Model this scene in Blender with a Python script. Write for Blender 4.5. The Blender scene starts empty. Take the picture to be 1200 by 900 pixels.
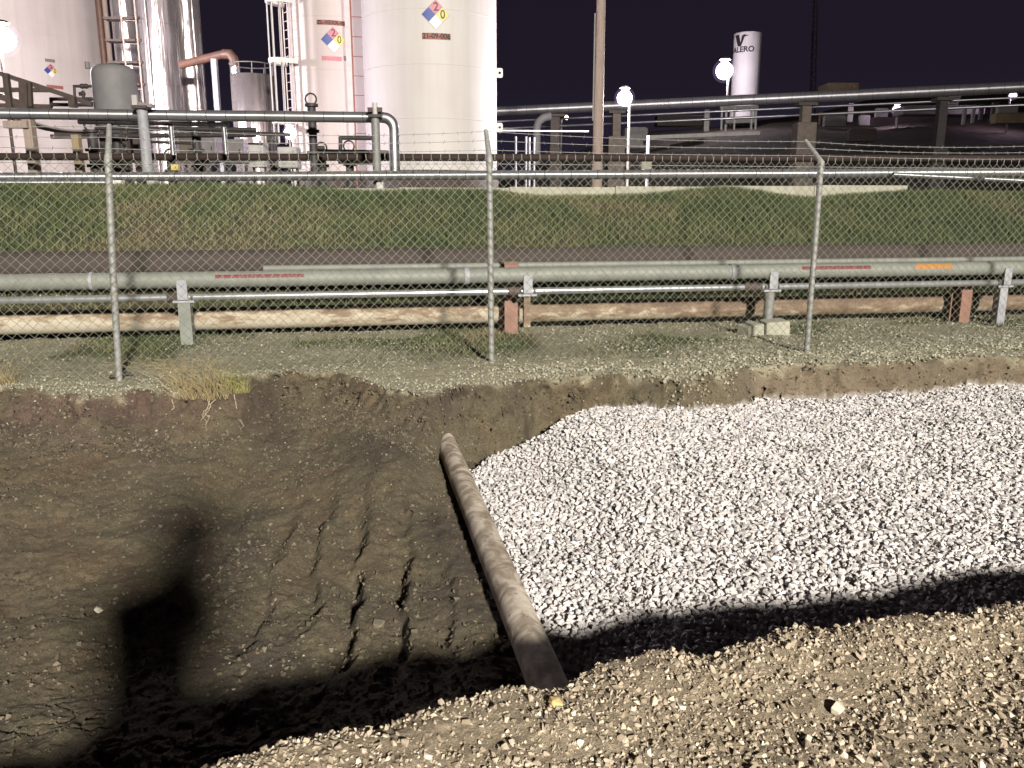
import bpy, bmesh, math, random
import numpy as np
from mathutils import Vector, Matrix, Quaternion

random.seed(7)
RNG = np.random.default_rng(11)
scene = bpy.context.scene
COL = scene.collection

# ------------------------------------------------------------------ camera
CAM_H, PITCH, FPX = 1.36, math.radians(12.3), 960.0
cam_d = bpy.data.cameras.new('camera')
cam_d.lens, cam_d.sensor_width = 28.8, 36.0
cam_d.clip_start, cam_d.clip_end = 0.05, 2000
cam = bpy.data.objects.new('camera', cam_d)
COL.objects.link(cam)
cam.location = (0, 0, CAM_H)
cam.rotation_euler = (math.radians(90) - PITCH, 0, 0)
scene.camera = cam
CP, SP = math.cos(PITCH), math.sin(PITCH)

# ------------------------------------------------------------------ night sky
world = bpy.data.worlds.new('World')
scene.world = world
world.use_nodes = True
wn = world.node_tree.nodes
wl = world.node_tree.links
wn.clear()
w_out = wn.new('ShaderNodeOutputWorld')
w_bg = wn.new('ShaderNodeBackground')
w_tc = wn.new('ShaderNodeTexCoord')
w_sep = wn.new('ShaderNodeSeparateXYZ')
w_ramp = wn.new('ShaderNodeValToRGB')
w_ramp.color_ramp.elements[0].position = 0.0
w_ramp.color_ramp.elements[0].color = (0.0200, 0.0160, 0.0330, 1)
_e = w_ramp.color_ramp.elements.new(0.13)
_e.color = (0.0118, 0.0090, 0.0165, 1)
w_ramp.color_ramp.elements[2].position = 0.55
w_ramp.color_ramp.elements[2].color = (0.0070, 0.0052, 0.0090, 1)
wl.new(w_tc.outputs['Generated'], w_sep.inputs[0])
wl.new(w_sep.outputs['Z'], w_ramp.inputs[0])
wl.new(w_ramp.outputs[0], w_bg.inputs['Color'])
w_bg.inputs['Strength'].default_value = 1.15
wl.new(w_bg.outputs[0], w_out.inputs['Surface'])

# ------------------------------------------------------------------ site floodlight (behind the photographer, to the right, on a tall mast)
KEY = Vector((13.5, -36.0, 18.0))
kd = bpy.data.lights.new('floodlight', 'SPOT')
kd.energy = 248000
kd.color = (1.0, 0.945, 0.855)
kd.spot_size = math.radians(84)
kd.spot_blend = 1.0
kd.shadow_soft_size = 1.45
ko = bpy.data.objects.new('floodlight', kd)
COL.objects.link(ko)
ko.location = KEY
ko.rotation_euler = (Vector((-7.5, 10, -1)) - KEY).to_track_quat('-Z', 'Y').to_euler()

# ------------------------------------------------------------------ exposure, render
vs = scene.view_settings
vs.view_transform = 'Standard'
vs.look = 'None'
vs.exposure = 0.0
vs.gamma = 1.0
vs.use_curve_mapping = False
scene.render.engine = 'CYCLES'
scene.cycles.max_bounces = 5
scene.cycles.diffuse_bounces = 3
scene.cycles.glossy_bounces = 3
scene.cycles.sample_clamp_indirect = 4.0
scene.cycles.use_denoising = True
try:
    scene.cycles.denoiser = 'OPENIMAGEDENOISE'
    scene.cycles.denoising_input_passes = 'RGB_ALBEDO_NORMAL'
except Exception:
    pass
scene.cycles.caustics_reflective = False
scene.cycles.caustics_refractive = False

# ------------------------------------------------------------------ survey helpers: a sighting from the camera point turned into a place
def ray(u, v):
    yup = (450.0 - v) / FPX
    return ((u - 600.0) / FPX, CP + yup * SP, yup * CP - SP)

def at(u, v, Y):                       # at depth Y
    x, y, z = ray(u, v)
    return Vector((x * Y / y, Y, CAM_H + z * Y / y))

def on(u, v, z0=0.0):                  # on a level z0
    x, y, z = ray(u, v)
    t = (z0 - CAM_H) / z
    return Vector((x * t, y * t, z0))

# ------------------------------------------------------------------ value noise (numpy)
_T = np.random.default_rng(3).random((256, 256)).astype(np.float32)
def vnoise(x, y, seed=0):
    x = x + seed * 17.31
    y = y + seed * 9.77
    xi = np.floor(x).astype(np.int64); yi = np.floor(y).astype(np.int64)
    fx = (x - xi).astype(np.float32); fy = (y - yi).astype(np.float32)
    fx = fx * fx * (3 - 2 * fx); fy = fy * fy * (3 - 2 * fy)
    a = _T[xi & 255, yi & 255]; b = _T[(xi + 1) & 255, yi & 255]
    c = _T[xi & 255, (yi + 1) & 255]; d = _T[(xi + 1) & 255, (yi + 1) & 255]
    return (a + (b - a) * fx) * (1 - fy) + (c + (d - c) * fx) * fy - 0.5
def fbm(x, y, f, octv=4, seed=0, gain=0.5):
    s = 0; a = 1.0
    for k in range(octv):
        s = s + a * vnoise(x * f, y * f, seed + k * 3)
        f *= 2.03; a *= gain
    return s
def sstep(a, b, x):
    t = np.clip((x - a) / (b - a), 0, 1)
    return t * t * (3 - 2 * t)

# ------------------------------------------------------------------ materials
def new_mat(name):
    m = bpy.data.materials.new(name)
    m.use_nodes = True
    n = m.node_tree.nodes; l = m.node_tree.links
    return m, n, l, n['Principled BSDF']

def noise_node(n, l, scale, detail=6, rough=0.6, vec=None, kind='Object'):
    t = n.new('ShaderNodeTexNoise')
    t.inputs['Scale'].default_value = scale
    t.inputs['Detail'].default_value = detail
    t.inputs['Roughness'].default_value = rough
    if vec is None:
        vec = geo_pos(n, l)
    l.new(vec, t.inputs['Vector'])
    return t
def geo_pos(n, l):
    for q in n:
        if q.bl_idname == 'ShaderNodeNewGeometry':
            return q.outputs['Position']
    return n.new('ShaderNodeNewGeometry').outputs['Position']
def ramp(n, l, src, stops):
    r = n.new('ShaderNodeValToRGB')
    e = r.color_ramp.elements
    while len(e) < len(stops):
        e.new(0.5)
    for k, (p, c) in enumerate(stops):
        e[k].position = p
        e[k].color = (*c, 1) if len(c) == 3 else c
    l.new(src, r.inputs[0])
    return r.outputs[0]
def mix(n, l, fac, a, b, mode='MIX'):
    m = n.new('ShaderNodeMix')
    m.data_type = 'RGBA'
    m.blend_type = mode
    for sock, val in ((m.inputs[0], fac), (m.inputs[6], a), (m.inputs[7], b)):
        if isinstance(val, (int, float)):
            sock.default_value = val
        elif isinstance(val, tuple):
            sock.default_value = (*val, 1)
        else:
            l.new(val, sock)
    return m.outputs[2]
def bump(n, l, bsdf, src, dist, strength=1.0):
    b = n.new('ShaderNodeBump')
    b.inputs['Distance'].default_value = dist
    b.inputs['Strength'].default_value = strength
    l.new(src, b.inputs['Height'])
    l.new(b.outputs[0], bsdf.inputs['Normal'])
def attr(n, name):
    a = n.new('ShaderNodeAttribute')
    a.attribute_name = name
    return a.outputs['Fac']

def paint(name, col, col2=None, scale=3.0, rough=0.6, metal=0.0, lo=0.35, hi=0.65, bmp=0.0, bscale=40.0, stretch=None):
    m, n, l, b = new_mat(name)
    vec = None
    if stretch:
        mp = n.new('ShaderNodeMapping')
        mp.inputs['Scale'].default_value = stretch
        l.new(geo_pos(n, l), mp.inputs[0])
        vec = mp.outputs[0]
    t = noise_node(n, l, scale, 8, 0.65, vec)
    c2 = col2 or tuple(x * 0.8 for x in col)
    l.new(ramp(n, l, t.outputs['Fac'], [(lo, col2 or c2), (hi, col)]), b.inputs['Base Color'])
    b.inputs['Roughness'].default_value = rough
    b.inputs['Metallic'].default_value = metal
    if bmp:
        t2 = noise_node(n, l, bscale, 4)
        bump(n, l, b, t2.outputs['Fac'], bmp)
    return m

BULB = {}
def glow(name, col, strength):
    # glowing clear globe; the bulb inside it does the lighting (see lamp())
    m, n, l, b = new_mat(name)
    n.remove(b)
    tr_ = n.new('ShaderNodeBsdfTransparent')
    em = n.new('ShaderNodeEmission')
    em.inputs['Color'].default_value = (*col, 1)
    em.inputs['Strength'].default_value = 8.0
    ad = n.new('ShaderNodeAddShader')
    l.new(tr_.outputs[0], ad.inputs[0]); l.new(em.outputs[0], ad.inputs[1])
    l.new(ad.outputs[0], n['Material Output'].inputs['Surface'])
    m.cycles.emission_sampling = 'NONE'
    BULB[name] = (col, strength)
    return m

M = {}
M['galv'] = paint('galvanised_steel', (0.27, 0.27, 0.255), (0.17, 0.17, 0.16), 25, 0.6, 0.2)
M['fence_wire'] = paint('fence_wire', (0.275, 0.28, 0.215), (0.20, 0.205, 0.16), 8, 0.55, 0.2)
M['alu'] = paint('aluminium_jacket', (0.50, 0.495, 0.51), (0.37, 0.365, 0.38), 2.2, 0.40, 0.88, bmp=0.003, bscale=7)
M['alu'].node_tree.nodes['Principled BSDF'].inputs['Coat Weight'].default_value = 1.0
M['alu'].node_tree.nodes['Principled BSDF'].inputs['Coat Roughness'].default_value = 0.15
def brushed(name, base, rough, axis):
    m = paint(name, base, tuple(c * 0.78 for c in base), 2.2, rough, 0.82, bmp=0.002, bscale=7)
    n = m.node_tree.nodes; b = n['Principled BSDF']
    tg = n.new('ShaderNodeTangent'); tg.direction_type = 'RADIAL'; tg.axis = axis
    m.node_tree.links.new(tg.outputs[0], b.inputs['Tangent'])
    b.inputs['Anisotropic'].default_value = 0.93
    b.inputs['Anisotropic Rotation'].default_value = 0.25
    return m
M['alu_x'] = brushed('rolled_aluminium_jacket', (0.60, 0.595, 0.61), 0.50, 'X')
def stainless():
    m, n, l, b = new_mat('stainless_jacket')
    mp = n.new('ShaderNodeMapping'); mp.inputs['Scale'].default_value = (1.0, 1.0, 0.07)
    l.new(geo_pos(n, l), mp.inputs[0])
    t = noise_node(n, l, 2.6, 4, 0.55, mp.outputs[0])
    t2 = noise_node(n, l, 0.8, 5, 0.6)
    l.new(ramp(n, l, t2.outputs['Fac'], [(0.3, (0.40, 0.345, 0.34)), (0.7, (0.60, 0.55, 0.55))]), b.inputs['Base Color'])
    b.inputs['Metallic'].default_value = 0.72
    b.inputs['Roughness'].default_value = 0.27
    bump(n, l, b, t.outputs['Fac'], 0.10)
    return m
M['stainless'] = stainless()
M['seam'] = paint('dark_seam', (0.03, 0.03, 0.03), None, 5, 0.8)
M['grey_pipe'] = paint('grey_green_pipe_paint', (0.22, 0.228, 0.197), (0.16, 0.167, 0.146), 5, 0.6, 0.0, 0.3, 0.7)
M['steel_pipe'] = paint('dull_steel_pipe', (0.52, 0.54, 0.55), (0.38, 0.39, 0.40), 6, 0.3, 0.7)
M['maroon'] = paint('maroon_pipe_coating', (0.056, 0.042, 0.036), (0.044, 0.033, 0.029), 6, 0.85)
M['brown_post'] = paint('red_brown_steel', (0.27, 0.145, 0.105), (0.20, 0.105, 0.08), 9, 0.7, bmp=0.002)
M['brown_pipe'] = paint('brown_pipe', (0.040, 0.022, 0.018), (0.022, 0.013, 0.012), 3, 0.8)
M['dark_pipe'] = paint('dark_pipework', (0.050, 0.042, 0.042), (0.028, 0.024, 0.025), 6, 0.6)
M['dark_steel'] = paint('dark_brown_steelwork', (0.085, 0.062, 0.052), (0.045, 0.034, 0.03), 7, 0.7)
M['concrete'] = paint('concrete', (0.40, 0.39, 0.31), (0.29, 0.28, 0.22), 3.5, 0.9, 0, 0.3, 0.7, 0.006, 20)
M['pedestal'] = paint('brown_concrete', (0.17, 0.14, 0.115), (0.10, 0.085, 0.07), 5, 0.9, 0, 0.3, 0.7, 0.006, 20)
M['grey_vessel'] = paint('grey_vessel_paint', (0.21, 0.20, 0.205), (0.17, 0.165, 0.17), 3, 0.7)
M['grey_post'] = paint('grey_post_paint', (0.34, 0.34, 0.36), (0.26, 0.26, 0.28), 6, 0.6)
M['wood'] = paint('weathered_wood', (0.42, 0.33, 0.28), (0.27, 0.21, 0.18), 4, 0.85, 0, 0.3, 0.7, 0.01, 10, (6, 6, 0.5))
M['timber'] = paint('tan_timber_post', (0.38, 0.29, 0.17), (0.25, 0.19, 0.12), 4, 0.85, 0, 0.3, 0.7, 0.01, 10, (5, 5, 0.6))
M['orange_pipe'] = paint('orange_brown_pipe', (0.17, 0.088, 0.060), (0.11, 0.06, 0.045), 3, 0.5)
M['white_paint'] = paint('white_steel_paint', (0.78, 0.76, 0.74), (0.68, 0.65, 0.63), 4, 0.5)
M['yellow_box'] = paint('yellow_paint', (0.75, 0.60, 0.16), None, 4, 0.6)
M['pale_box'] = paint('pale_grey_casing', (0.50, 0.48, 0.46), (0.38, 0.36, 0.35), 4, 0.6)
M['mid_box'] = paint('mid_grey_casing', (0.22, 0.20, 0.20), (0.15, 0.14, 0.14), 4, 0.6)
M['cream'] = paint('cream_casing', (0.40, 0.32, 0.18), (0.3, 0.24, 0.13), 2, 0.7)
M['nf_red'] = paint('faded_red_panel', (0.58, 0.20, 0.24), None, 6, 0.5)
M['nf_blue'] = paint('blue_panel', (0.035, 0.07, 0.33), None, 6, 0.5)
M['nf_yellow'] = paint('yellow_panel', (0.80, 0.70, 0.22), None, 6, 0.5)
M['nf_white'] = paint('white_panel', (0.88, 0.87, 0.87), None, 6, 0.5)
M['ink'] = paint('dark_ink', (0.035, 0.022, 0.025), None, 6, 0.6)
M['ink_olive'] = paint('olive_ink', (0.13, 0.10, 0.02), None, 6, 0.6)
M['ink_red'] = paint('dark_red_ink', (0.20, 0.03, 0.07), None, 6, 0.6)
M['plate_red'] = paint('rust_red_plate', (0.36, 0.13, 0.09), (0.26, 0.10, 0.08), 8, 0.6)
M['label_red'] = paint('red_pipe_label', (0.17, 0.030, 0.034), (0.12, 0.024, 0.028), 20, 0.6)
M['label_orange'] = paint('orange_pipe_label', (0.42, 0.19, 0.04), (0.34, 0.15, 0.035), 20, 0.6)
M['straw'] = paint('dry_straw', (0.36, 0.29, 0.15), (0.25, 0.20, 0.10), 20, 0.8)
M['straw_green'] = paint('yellow_green_stems', (0.32, 0.30, 0.10), (0.24, 0.24, 0.08), 20, 0.8)
M['root'] = paint('pale_root', (0.34, 0.28, 0.19), None, 20, 0.8)
M['stick'] = paint('dark_stick', (0.06, 0.05, 0.04), None, 20, 0.8)
M['lamp_white'] = glow('lit_lamp_white', (1.0, 0.90, 0.97), 800)
M['globe_halo'] = glow('violet_globe_halo', (0.62, 0.46, 0.95), 0)
M['globe_halo'].node_tree.nodes['Emission'].inputs['Strength'].default_value = 0.05  # faint self-glow painting a violet bloom halo around the lamps
M['lamp_far'] = glow('lit_lamp_far', (1.0, 0.88, 0.97), 75)
M['lamp_purple'] = glow('lit_lamp_violet', (0.95, 0.72, 1.0), 90)
M['lamp_warm'] = glow('lit_lamp_warm', (1.0, 0.75, 0.5), 12)

def tank_paint(name, base, dirt, amount=0.35, zlow=None):
    m, n, l, b = new_mat(name)
    mp = n.new('ShaderNodeMapping'); mp.inputs['Scale'].default_value = (3.0, 3.0, 0.12)
    l.new(geo_pos(n, l), mp.inputs[0])
    t = noise_node(n, l, 1.0, 6, 0.6, mp.outputs[0])
    t2 = noise_node(n, l, 0.5, 6, 0.6)
    f = mix(n, l, 0.5, t.outputs['Fac'], t2.outputs['Fac'])
    c = ramp(n, l, f, [(0.36, tuple(base[i] * (1 - amount) + dirt[i] * amount for i in range(3))), (0.62, base)])
    l.new(c, b.inputs['Base Color'])
    b.inputs['Roughness'].default_value = 0.62
    return m
M['tank_white'] = tank_paint('white_tank_paint', (0.66, 0.63, 0.61), (0.42, 0.35, 0.32), 0.30)
M['tank_pink'] = tank_paint('off_white_tank_paint', (0.62, 0.55, 0.53), (0.36, 0.27, 0.26), 0.35)
M['tank_far'] = tank_paint('far_white_tank_paint', (0.72, 0.70, 0.70), (0.45, 0.40, 0.40), 0.3)

# rusty, half-painted pipe: cream paint worn to rust along its length
def rusty():
    m, n, l, b = new_mat('worn_cream_rusty_pipe')
    mp = n.new('ShaderNodeMapping'); mp.inputs['Scale'].default_value = (1.0, 1.0, 3.0)
    l.new(geo_pos(n, l), mp.inputs[0])
    t = noise_node(n, l, 0.45, 3, 0.5)
    t2 = noise_node(n, l, 5.0, 9, 0.7, mp.outputs[0])
    add = n.new('ShaderNodeMath'); add.operation = 'MULTIPLY_ADD'
    l.new(t2.outputs['Fac'], add.inputs[0]); add.inputs[1].default_value = 0.80
    sep = n.new('ShaderNodeSeparateXYZ'); l.new(geo_pos(n, l), sep.inputs[0])
    mr = n.new('ShaderNodeMapRange')
    l.new(sep.outputs['X'], mr.inputs[0])
    mr.inputs[1].default_value = -2.5; mr.inputs[2].default_value = 2.0
    mr.inputs[3].default_value = -0.11; mr.inputs[4].default_value = 0.035
    sub = n.new('ShaderNodeMath'); sub.operation = 'MULTIPLY_ADD'
    l.new(t.outputs['Fac'], sub.inputs[0]); sub.inputs[1].default_value = 0.45
    l.new(mr.outputs[0], sub.inputs[2])
    mz = n.new('ShaderNodeMapRange'); l.new(sep.outputs['Z'], mz.inputs[0])
    mz.inputs[1].default_value = 0.08; mz.inputs[2].default_value = 0.30
    mz.inputs[3].default_value = -0.12; mz.inputs[4].default_value = 0.07
    sm_ = n.new('ShaderNodeMath'); sm_.operation = 'ADD'
    l.new(sub.outputs[0], sm_.inputs[0]); l.new(mz.outputs[0], sm_.inputs[1])
    l.new(sm_.outputs[0], add.inputs[2])
    c = ramp(n, l, add.outputs[0], [(0.45, (0.44, 0.395, 0.31)), (0.54, (0.36, 0.30, 0.215)), (0.60, (0.22, 0.155, 0.10)), (0.74, (0.125, 0.080, 0.052))])
    l.new(c, b.inputs['Base Color'])
    b.inputs['Roughness'].default_value = 0.75
    bump(n, l, b, t2.outputs['Fac'], 0.004)
    return m
M['rusty'] = rusty()

def trench_pipe_mat():
    m, n, l, b = new_mat('muddy_pipe')
    t = noise_node(n, l, 7.5, 5, 0.55)
    t.inputs['Distortion'].default_value = 0.9
    t2 = noise_node(n, l, 40.0, 6, 0.7)
    c = ramp(n, l, t.outputs['Fac'], [(0.34, (0.20, 0.16, 0.12)), (0.46, (0.29, 0.24, 0.185)), (0.54, (0.43, 0.37, 0.30)), (0.66, (0.55, 0.48, 0.40))])
    c = mix(n, l, ramp(n, l, t2.outputs['Fac'], [(0.58, (0, 0, 0)), (0.72, (1, 1, 1))]), c, (0.12, 0.09, 0.066))
    l.new(c, b.inputs['Base Color'])
    b.inputs['Roughness'].default_value = 0.85
    bump(n, l, b, t.outputs['Fac'], 0.006)
    return m
M['trench_pipe'] = trench_pipe_mat()

def rock_mat(name, stops, tint=None):
    m, n, l, b = new_mat(name)
    c = ramp(n, l, attr(n, 'rnd'), stops)
    t = noise_node(n, l, 60.0, 5, 0.7)
    c = mix(n, l, 0.35, c, ramp(n, l, t.outputs['Fac'], [(0.3, (0.5, 0.48, 0.46)), (0.7, (1, 1, 1))]), 'MULTIPLY')
    l.new(c, b.inputs['Base Color'])
    b.inputs['Roughness'].default_value = 0.9
    bump(n, l, b, t.outputs['Fac'], 0.004)
    return m
M['gravel'] = rock_mat('pale_crushed_stone', [(0.0, (0.36, 0.335, 0.33)), (0.15, (0.47, 0.445, 0.44)), (0.7, (0.56, 0.53, 0.515)), (1.0, (0.66, 0.625, 0.60))])
M['bank_stone'] = rock_mat('tan_bank_stones', [(0.0, (0.22, 0.175, 0.125)), (0.5, (0.36, 0.295, 0.215)), (0.85, (0.47, 0.395, 0.295)), (1.0, (0.66, 0.58, 0.46))])
M['strip_stone'] = rock_mat('grey_tan_stones', [(0.0, (0.20, 0.19, 0.135)), (0.6, (0.32, 0.305, 0.23)), (1.0, (0.44, 0.425, 0.335))])
M['soil_stone'] = rock_mat('soil_pebbles', [(0.0, (0.06, 0.048, 0.033)), (0.80, (0.12, 0.097, 0.066)), (0.94, (0.19, 0.16, 0.115)), (1.0, (0.44, 0.40, 0.32))])
M['crumb'] = rock_mat('soil_crumbs', [(0.0, (0.065, 0.052, 0.034)), (0.6, (0.108, 0.089, 0.056)), (1.0, (0.155, 0.128, 0.088))])
M['yellow_stone'] = paint('yellow_stone', (0.56, 0.42, 0.17), (0.44, 0.32, 0.14), 30, 0.8)
M['pale_stone'] = paint('pale_stone', (0.50, 0.45, 0.35), (0.4, 0.35, 0.27), 30, 0.8)

def ground_mat():
    m, n, l, b = new_mat('trench_ground')
    big = noise_node(n, l, 1.3, 5, 0.6)
    mid = noise_node(n, l, 9.0, 8, 0.7)
    fin = noise_node(n, l, 70.0, 6, 0.75)
    soil = ramp(n, l, big.outputs['Fac'], [(0.35, (0.076, 0.058, 0.040)), (0.5, (0.116, 0.097, 0.058)), (0.65, (0.126, 0.092, 0.054))])
    soil = mix(n, l, 0.6, soil, ramp(n, l, mid.outputs['Fac'], [(0.3, (0.5, 0.47, 0.45)), (0.55, (1, 1, 1)), (0.75, (1.35, 1.3, 1.2))]), 'MULTIPLY')
    soil = mix(n, l, attr(n, 'red'), soil, ramp(n, l, mid.outputs['Fac'], [(0.3, (0.075, 0.042, 0.037)), (0.65, (0.15, 0.085, 0.068))]))
    soil = mix(n, l, attr(n, 'palesoil'), soil, (0.23, 0.18, 0.125))
    sand = ramp(n, l, mid.outputs['Fac'], [(0.3, (0.22, 0.175, 0.12)), (0.7, (0.36, 0.295, 0.205))])
    strip = ramp(n, l, mid.outputs['Fac'], [(0.3, (0.23, 0.21, 0.14)), (0.7, (0.36, 0.335, 0.235))])
    green = ramp(n, l, fin.outputs['Fac'], [(0.3, (0.055, 0.060, 0.026)), (0.7, (0.12, 0.115, 0.052))])
    c = mix(n, l, attr(n, 'soil'), sand, soil)
    c = mix(n, l, attr(n, 'strip'), c, strip)
    c = mix(n, l, attr(n, 'grassy'), c, green)
    c = mix(n, l, attr(n, 'stoney'), c, (0.50, 0.47, 0.455))
    c = mix(n, l, 0.85, c, ramp(n, l, fin.outputs['Fac'], [(0.35, (0.50, 0.48, 0.45)), (0.65, (1.3, 1.3, 1.3))]), 'MULTIPLY')
    l.new(c, b.inputs['Base Color'])
    b.inputs['Roughness'].default_value = 0.95
    gr = noise_node(n, l, 190.0, 4, 0.7)
    hsum = mix(n, l, 0.5, fin.outputs['Fac'], gr.outputs['Fac'])
    bump(n, l, b, hsum, 0.020, 1.0)
    return m
M['ground'] = ground_mat()

def berm_mat():
    m, n, l, b = new_mat('berm_turf')
    c = ramp(n, l, attr(n, 'patch'), [(0.25, (0.110, 0.090, 0.048)), (0.5, (0.062, 0.064, 0.028)), (0.75, (0.038, 0.052, 0.019))])
    fin = noise_node(n, l, 30.0, 6, 0.75)
    c = mix(n, l, 0.6, c, ramp(n, l, fin.outputs['Fac'], [(0.3, (0.5, 0.5, 0.5)), (0.7, (1.1, 1.1, 1.1))]), 'MULTIPLY')
    l.new(c, b.inputs['Base Color'])
    b.inputs['Roughness'].default_value = 0.95
    bump(n, l, b, fin.outputs['Fac'], 0.04)
    return m
M['berm'] = berm_mat()
def blade_mat():
    m, n, l, b = new_mat('grass_blades')
    c = ramp(n, l, attr(n, 'patch'), [(0.2, (0.190, 0.155, 0.084)), (0.42, (0.135, 0.128, 0.056)), (0.62, (0.092, 0.104, 0.038)), (0.9, (0.060, 0.085, 0.028))])
    c = mix(n, l, 0.5, c, ramp(n, l, attr(n, 'rnd'), [(0.0, (0.7, 0.7, 0.65)), (1.0, (1.2, 1.18, 1.08))]), 'MULTIPLY')
    l.new(c, b.inputs['Base Color'])
    b.inputs['Roughness'].default_value = 0.8
    return m
M['blades'] = blade_mat()
M['yard'] = paint('yard_gravel_soil', (0.09, 0.08, 0.062), (0.05, 0.045, 0.035), 1.2, 0.95, 0, 0.35, 0.65, 0.05, 6)
M['hill'] = paint('hillside_soil', (0.10, 0.076, 0.062), (0.045, 0.040, 0.030), 0.16, 0.95, 0, 0.35, 0.65, 0.3, 0.8)

# ------------------------------------------------------------------ mesh building
class MB:
    def __init__(s):
        s.v = []; s.f = []; s.sm = []; s.mi = []; s.cur = 0
    def _add(s, vs_, fs_, smooth):
        o = len(s.v)
        s.v.extend([tuple(p) for p in vs_])
        s.f.extend([tuple(i + o for i in f) for f in fs_])
        s.sm.extend([smooth] * len(fs_))
        s.mi.extend([s.cur] * len(fs_))
        return s
    def box(s, c, size, rz=0.0, mat=None):
        hx, hy, hz = size[0] / 2, size[1] / 2, size[2] / 2
        R = mat or Matrix.Rotation(rz, 3, 'Z')
        vs_ = [Vector(c) + R @ Vector((x * hx, y * hy, z * hz)) for x in (-1, 1) for y in (-1, 1) for z in (-1, 1)]
        return s._add(vs_, [(0, 1, 3, 2), (4, 6, 7, 5), (0, 4, 5, 1), (2, 3, 7, 6), (0, 2, 6, 4), (1, 5, 7, 3)], False)
    def bar(s, a, b, w, h=None):                 # rectangular bar from a to b
        a, b = Vector(a), Vector(b)
        d = b - a
        q = d.to_track_quat('X', 'Z').to_matrix()
        return s.box((a + b) / 2, (d.length, w, h or w), mat=q)
    def tube(s, pts, r, n=12, cap=True, smooth=True):
        pts = [Vector(p) for p in pts]
        rs = r if isinstance(r, (list, tuple)) else [r] * len(pts)
        vs_, fs_ = [], []
        ref = None
        for i, p in enumerate(pts):
            if i == 0: t = pts[1] - pts[0]
            elif i == len(pts) - 1: t = pts[-1] - pts[-2]
            else: t = (pts[i + 1] - p).normalized() + (p - pts[i - 1]).normalized()
            t.normalize()
            if ref is None:
                ref = t.cross(Vector((0, 0, 1)))
                if ref.length < 0.05: ref = t.cross(Vector((0, 1, 0)))
                ref.normalize()
            else:
                ref = (ref - t * ref.dot(t)).normalized()
            bn = t.cross(ref)
            for k in range(n):
                a = 2 * math.pi * k / n
                vs_.append(p + (ref * math.cos(a) + bn * math.sin(a)) * rs[i])
        for i in range(len(pts) - 1):
            for k in range(n):
                k2 = (k + 1) % n
                fs_.append((i * n + k, i * n + k2, (i + 1) * n + k2, (i + 1) * n + k))
        s._add(vs_, fs_, smooth)
        if cap:
            s._add(vs_[:n], [tuple(reversed(range(n)))], False)
            s._add(vs_[-n:], [tuple(range(n))], False)
        return s
    def lathe(s, c, prof, n=48, smooth=True):    # profile [(r, z)] about the vertical at c
        c = Vector(c)
        vs_ = []
        for r, z in prof:
            for k in range(n):
                a = 2 * math.pi * k / n
                vs_.append((c.x + r * math.cos(a), c.y + r * math.sin(a), c.z + z))
        fs_ = []
        for i in range(len(prof) - 1):
            for k in range(n):
                k2 = (k + 1) % n
                fs_.append((i * n + k, i * n + k2, (i + 1) * n + k2, (i + 1) * n + k))
        s._add(vs_, fs_, smooth)
        if prof[-1][0] > 1e-4:
            s._add(vs_[-n:], [tuple(range(n))], False)
        return s
    def sphere(s, c, r, n=16, sq=(1, 1, 1)):
        c = Vector(c); vs_ = []; fs_ = []
        m = n // 2
        for i in range(m + 1):
            th = math.pi * i / m
            for k in range(n):
                ph = 2 * math.pi * k / n
                vs_.append((c.x + r * sq[0] * math.sin(th) * math.cos(ph), c.y + r * sq[1] * math.sin(th) * math.sin(ph), c.z - r * sq[2] * math.cos(th)))
        for i in range(m):
            for k in range(n):
                k2 = (k + 1) % n
                fs_.append((i * n + k, i * n + k2, (i + 1) * n + k2, (i + 1) * n + k))
        return s._add(vs_, fs_, True)
    def mesh(s, name, mats, off=Vector((0, 0, 0))):
        me = bpy.data.meshes.new(name)
        me.from_pydata([(x - off.x, y - off.y, z - off.z) for x, y, z in s.v], [], s.f)
        me.polygons.foreach_set('use_smooth', s.sm)
        for m in (mats if isinstance(mats, list) else [mats]):
            me.materials.append(m)
        me.polygons.foreach_set('material_index', s.mi)
        me.update()
        return me
    def build(s, name, mats, parent=None):       # world-space shape -> one object
        if parent is not None:
            off = ORG[parent.name]
        else:
            a = np.array(s.v)
            off = Vector((float((a[:, 0].min() + a[:, 0].max()) / 2), float((a[:, 1].min() + a[:, 1].max()) / 2), float(a[:, 2].min())))
        o = bpy.data.objects.new(name, s.mesh(name, mats, off))
        COL.objects.link(o)
        if parent is not None:
            o.parent = parent
            ORG[o.name] = off
        else:
            o.location = off
            ORG[o.name] = off
        return o

ORG = {}
def tag(o, label=None, cat=None, group=None, kind=None):
    if label: o['label'] = label
    if cat: o['category'] = cat
    if group: o['group'] = group
    if kind: o['kind'] = kind
    return o
def thing(name, label, cat, loc, group=None):
    o = bpy.data.objects.new(name, None)
    o.empty_display_size = 0.2
    COL.objects.link(o)
    o.location = Vector(loc)
    ORG[o.name] = Vector(loc)
    return tag(o, label, cat, group)

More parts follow.
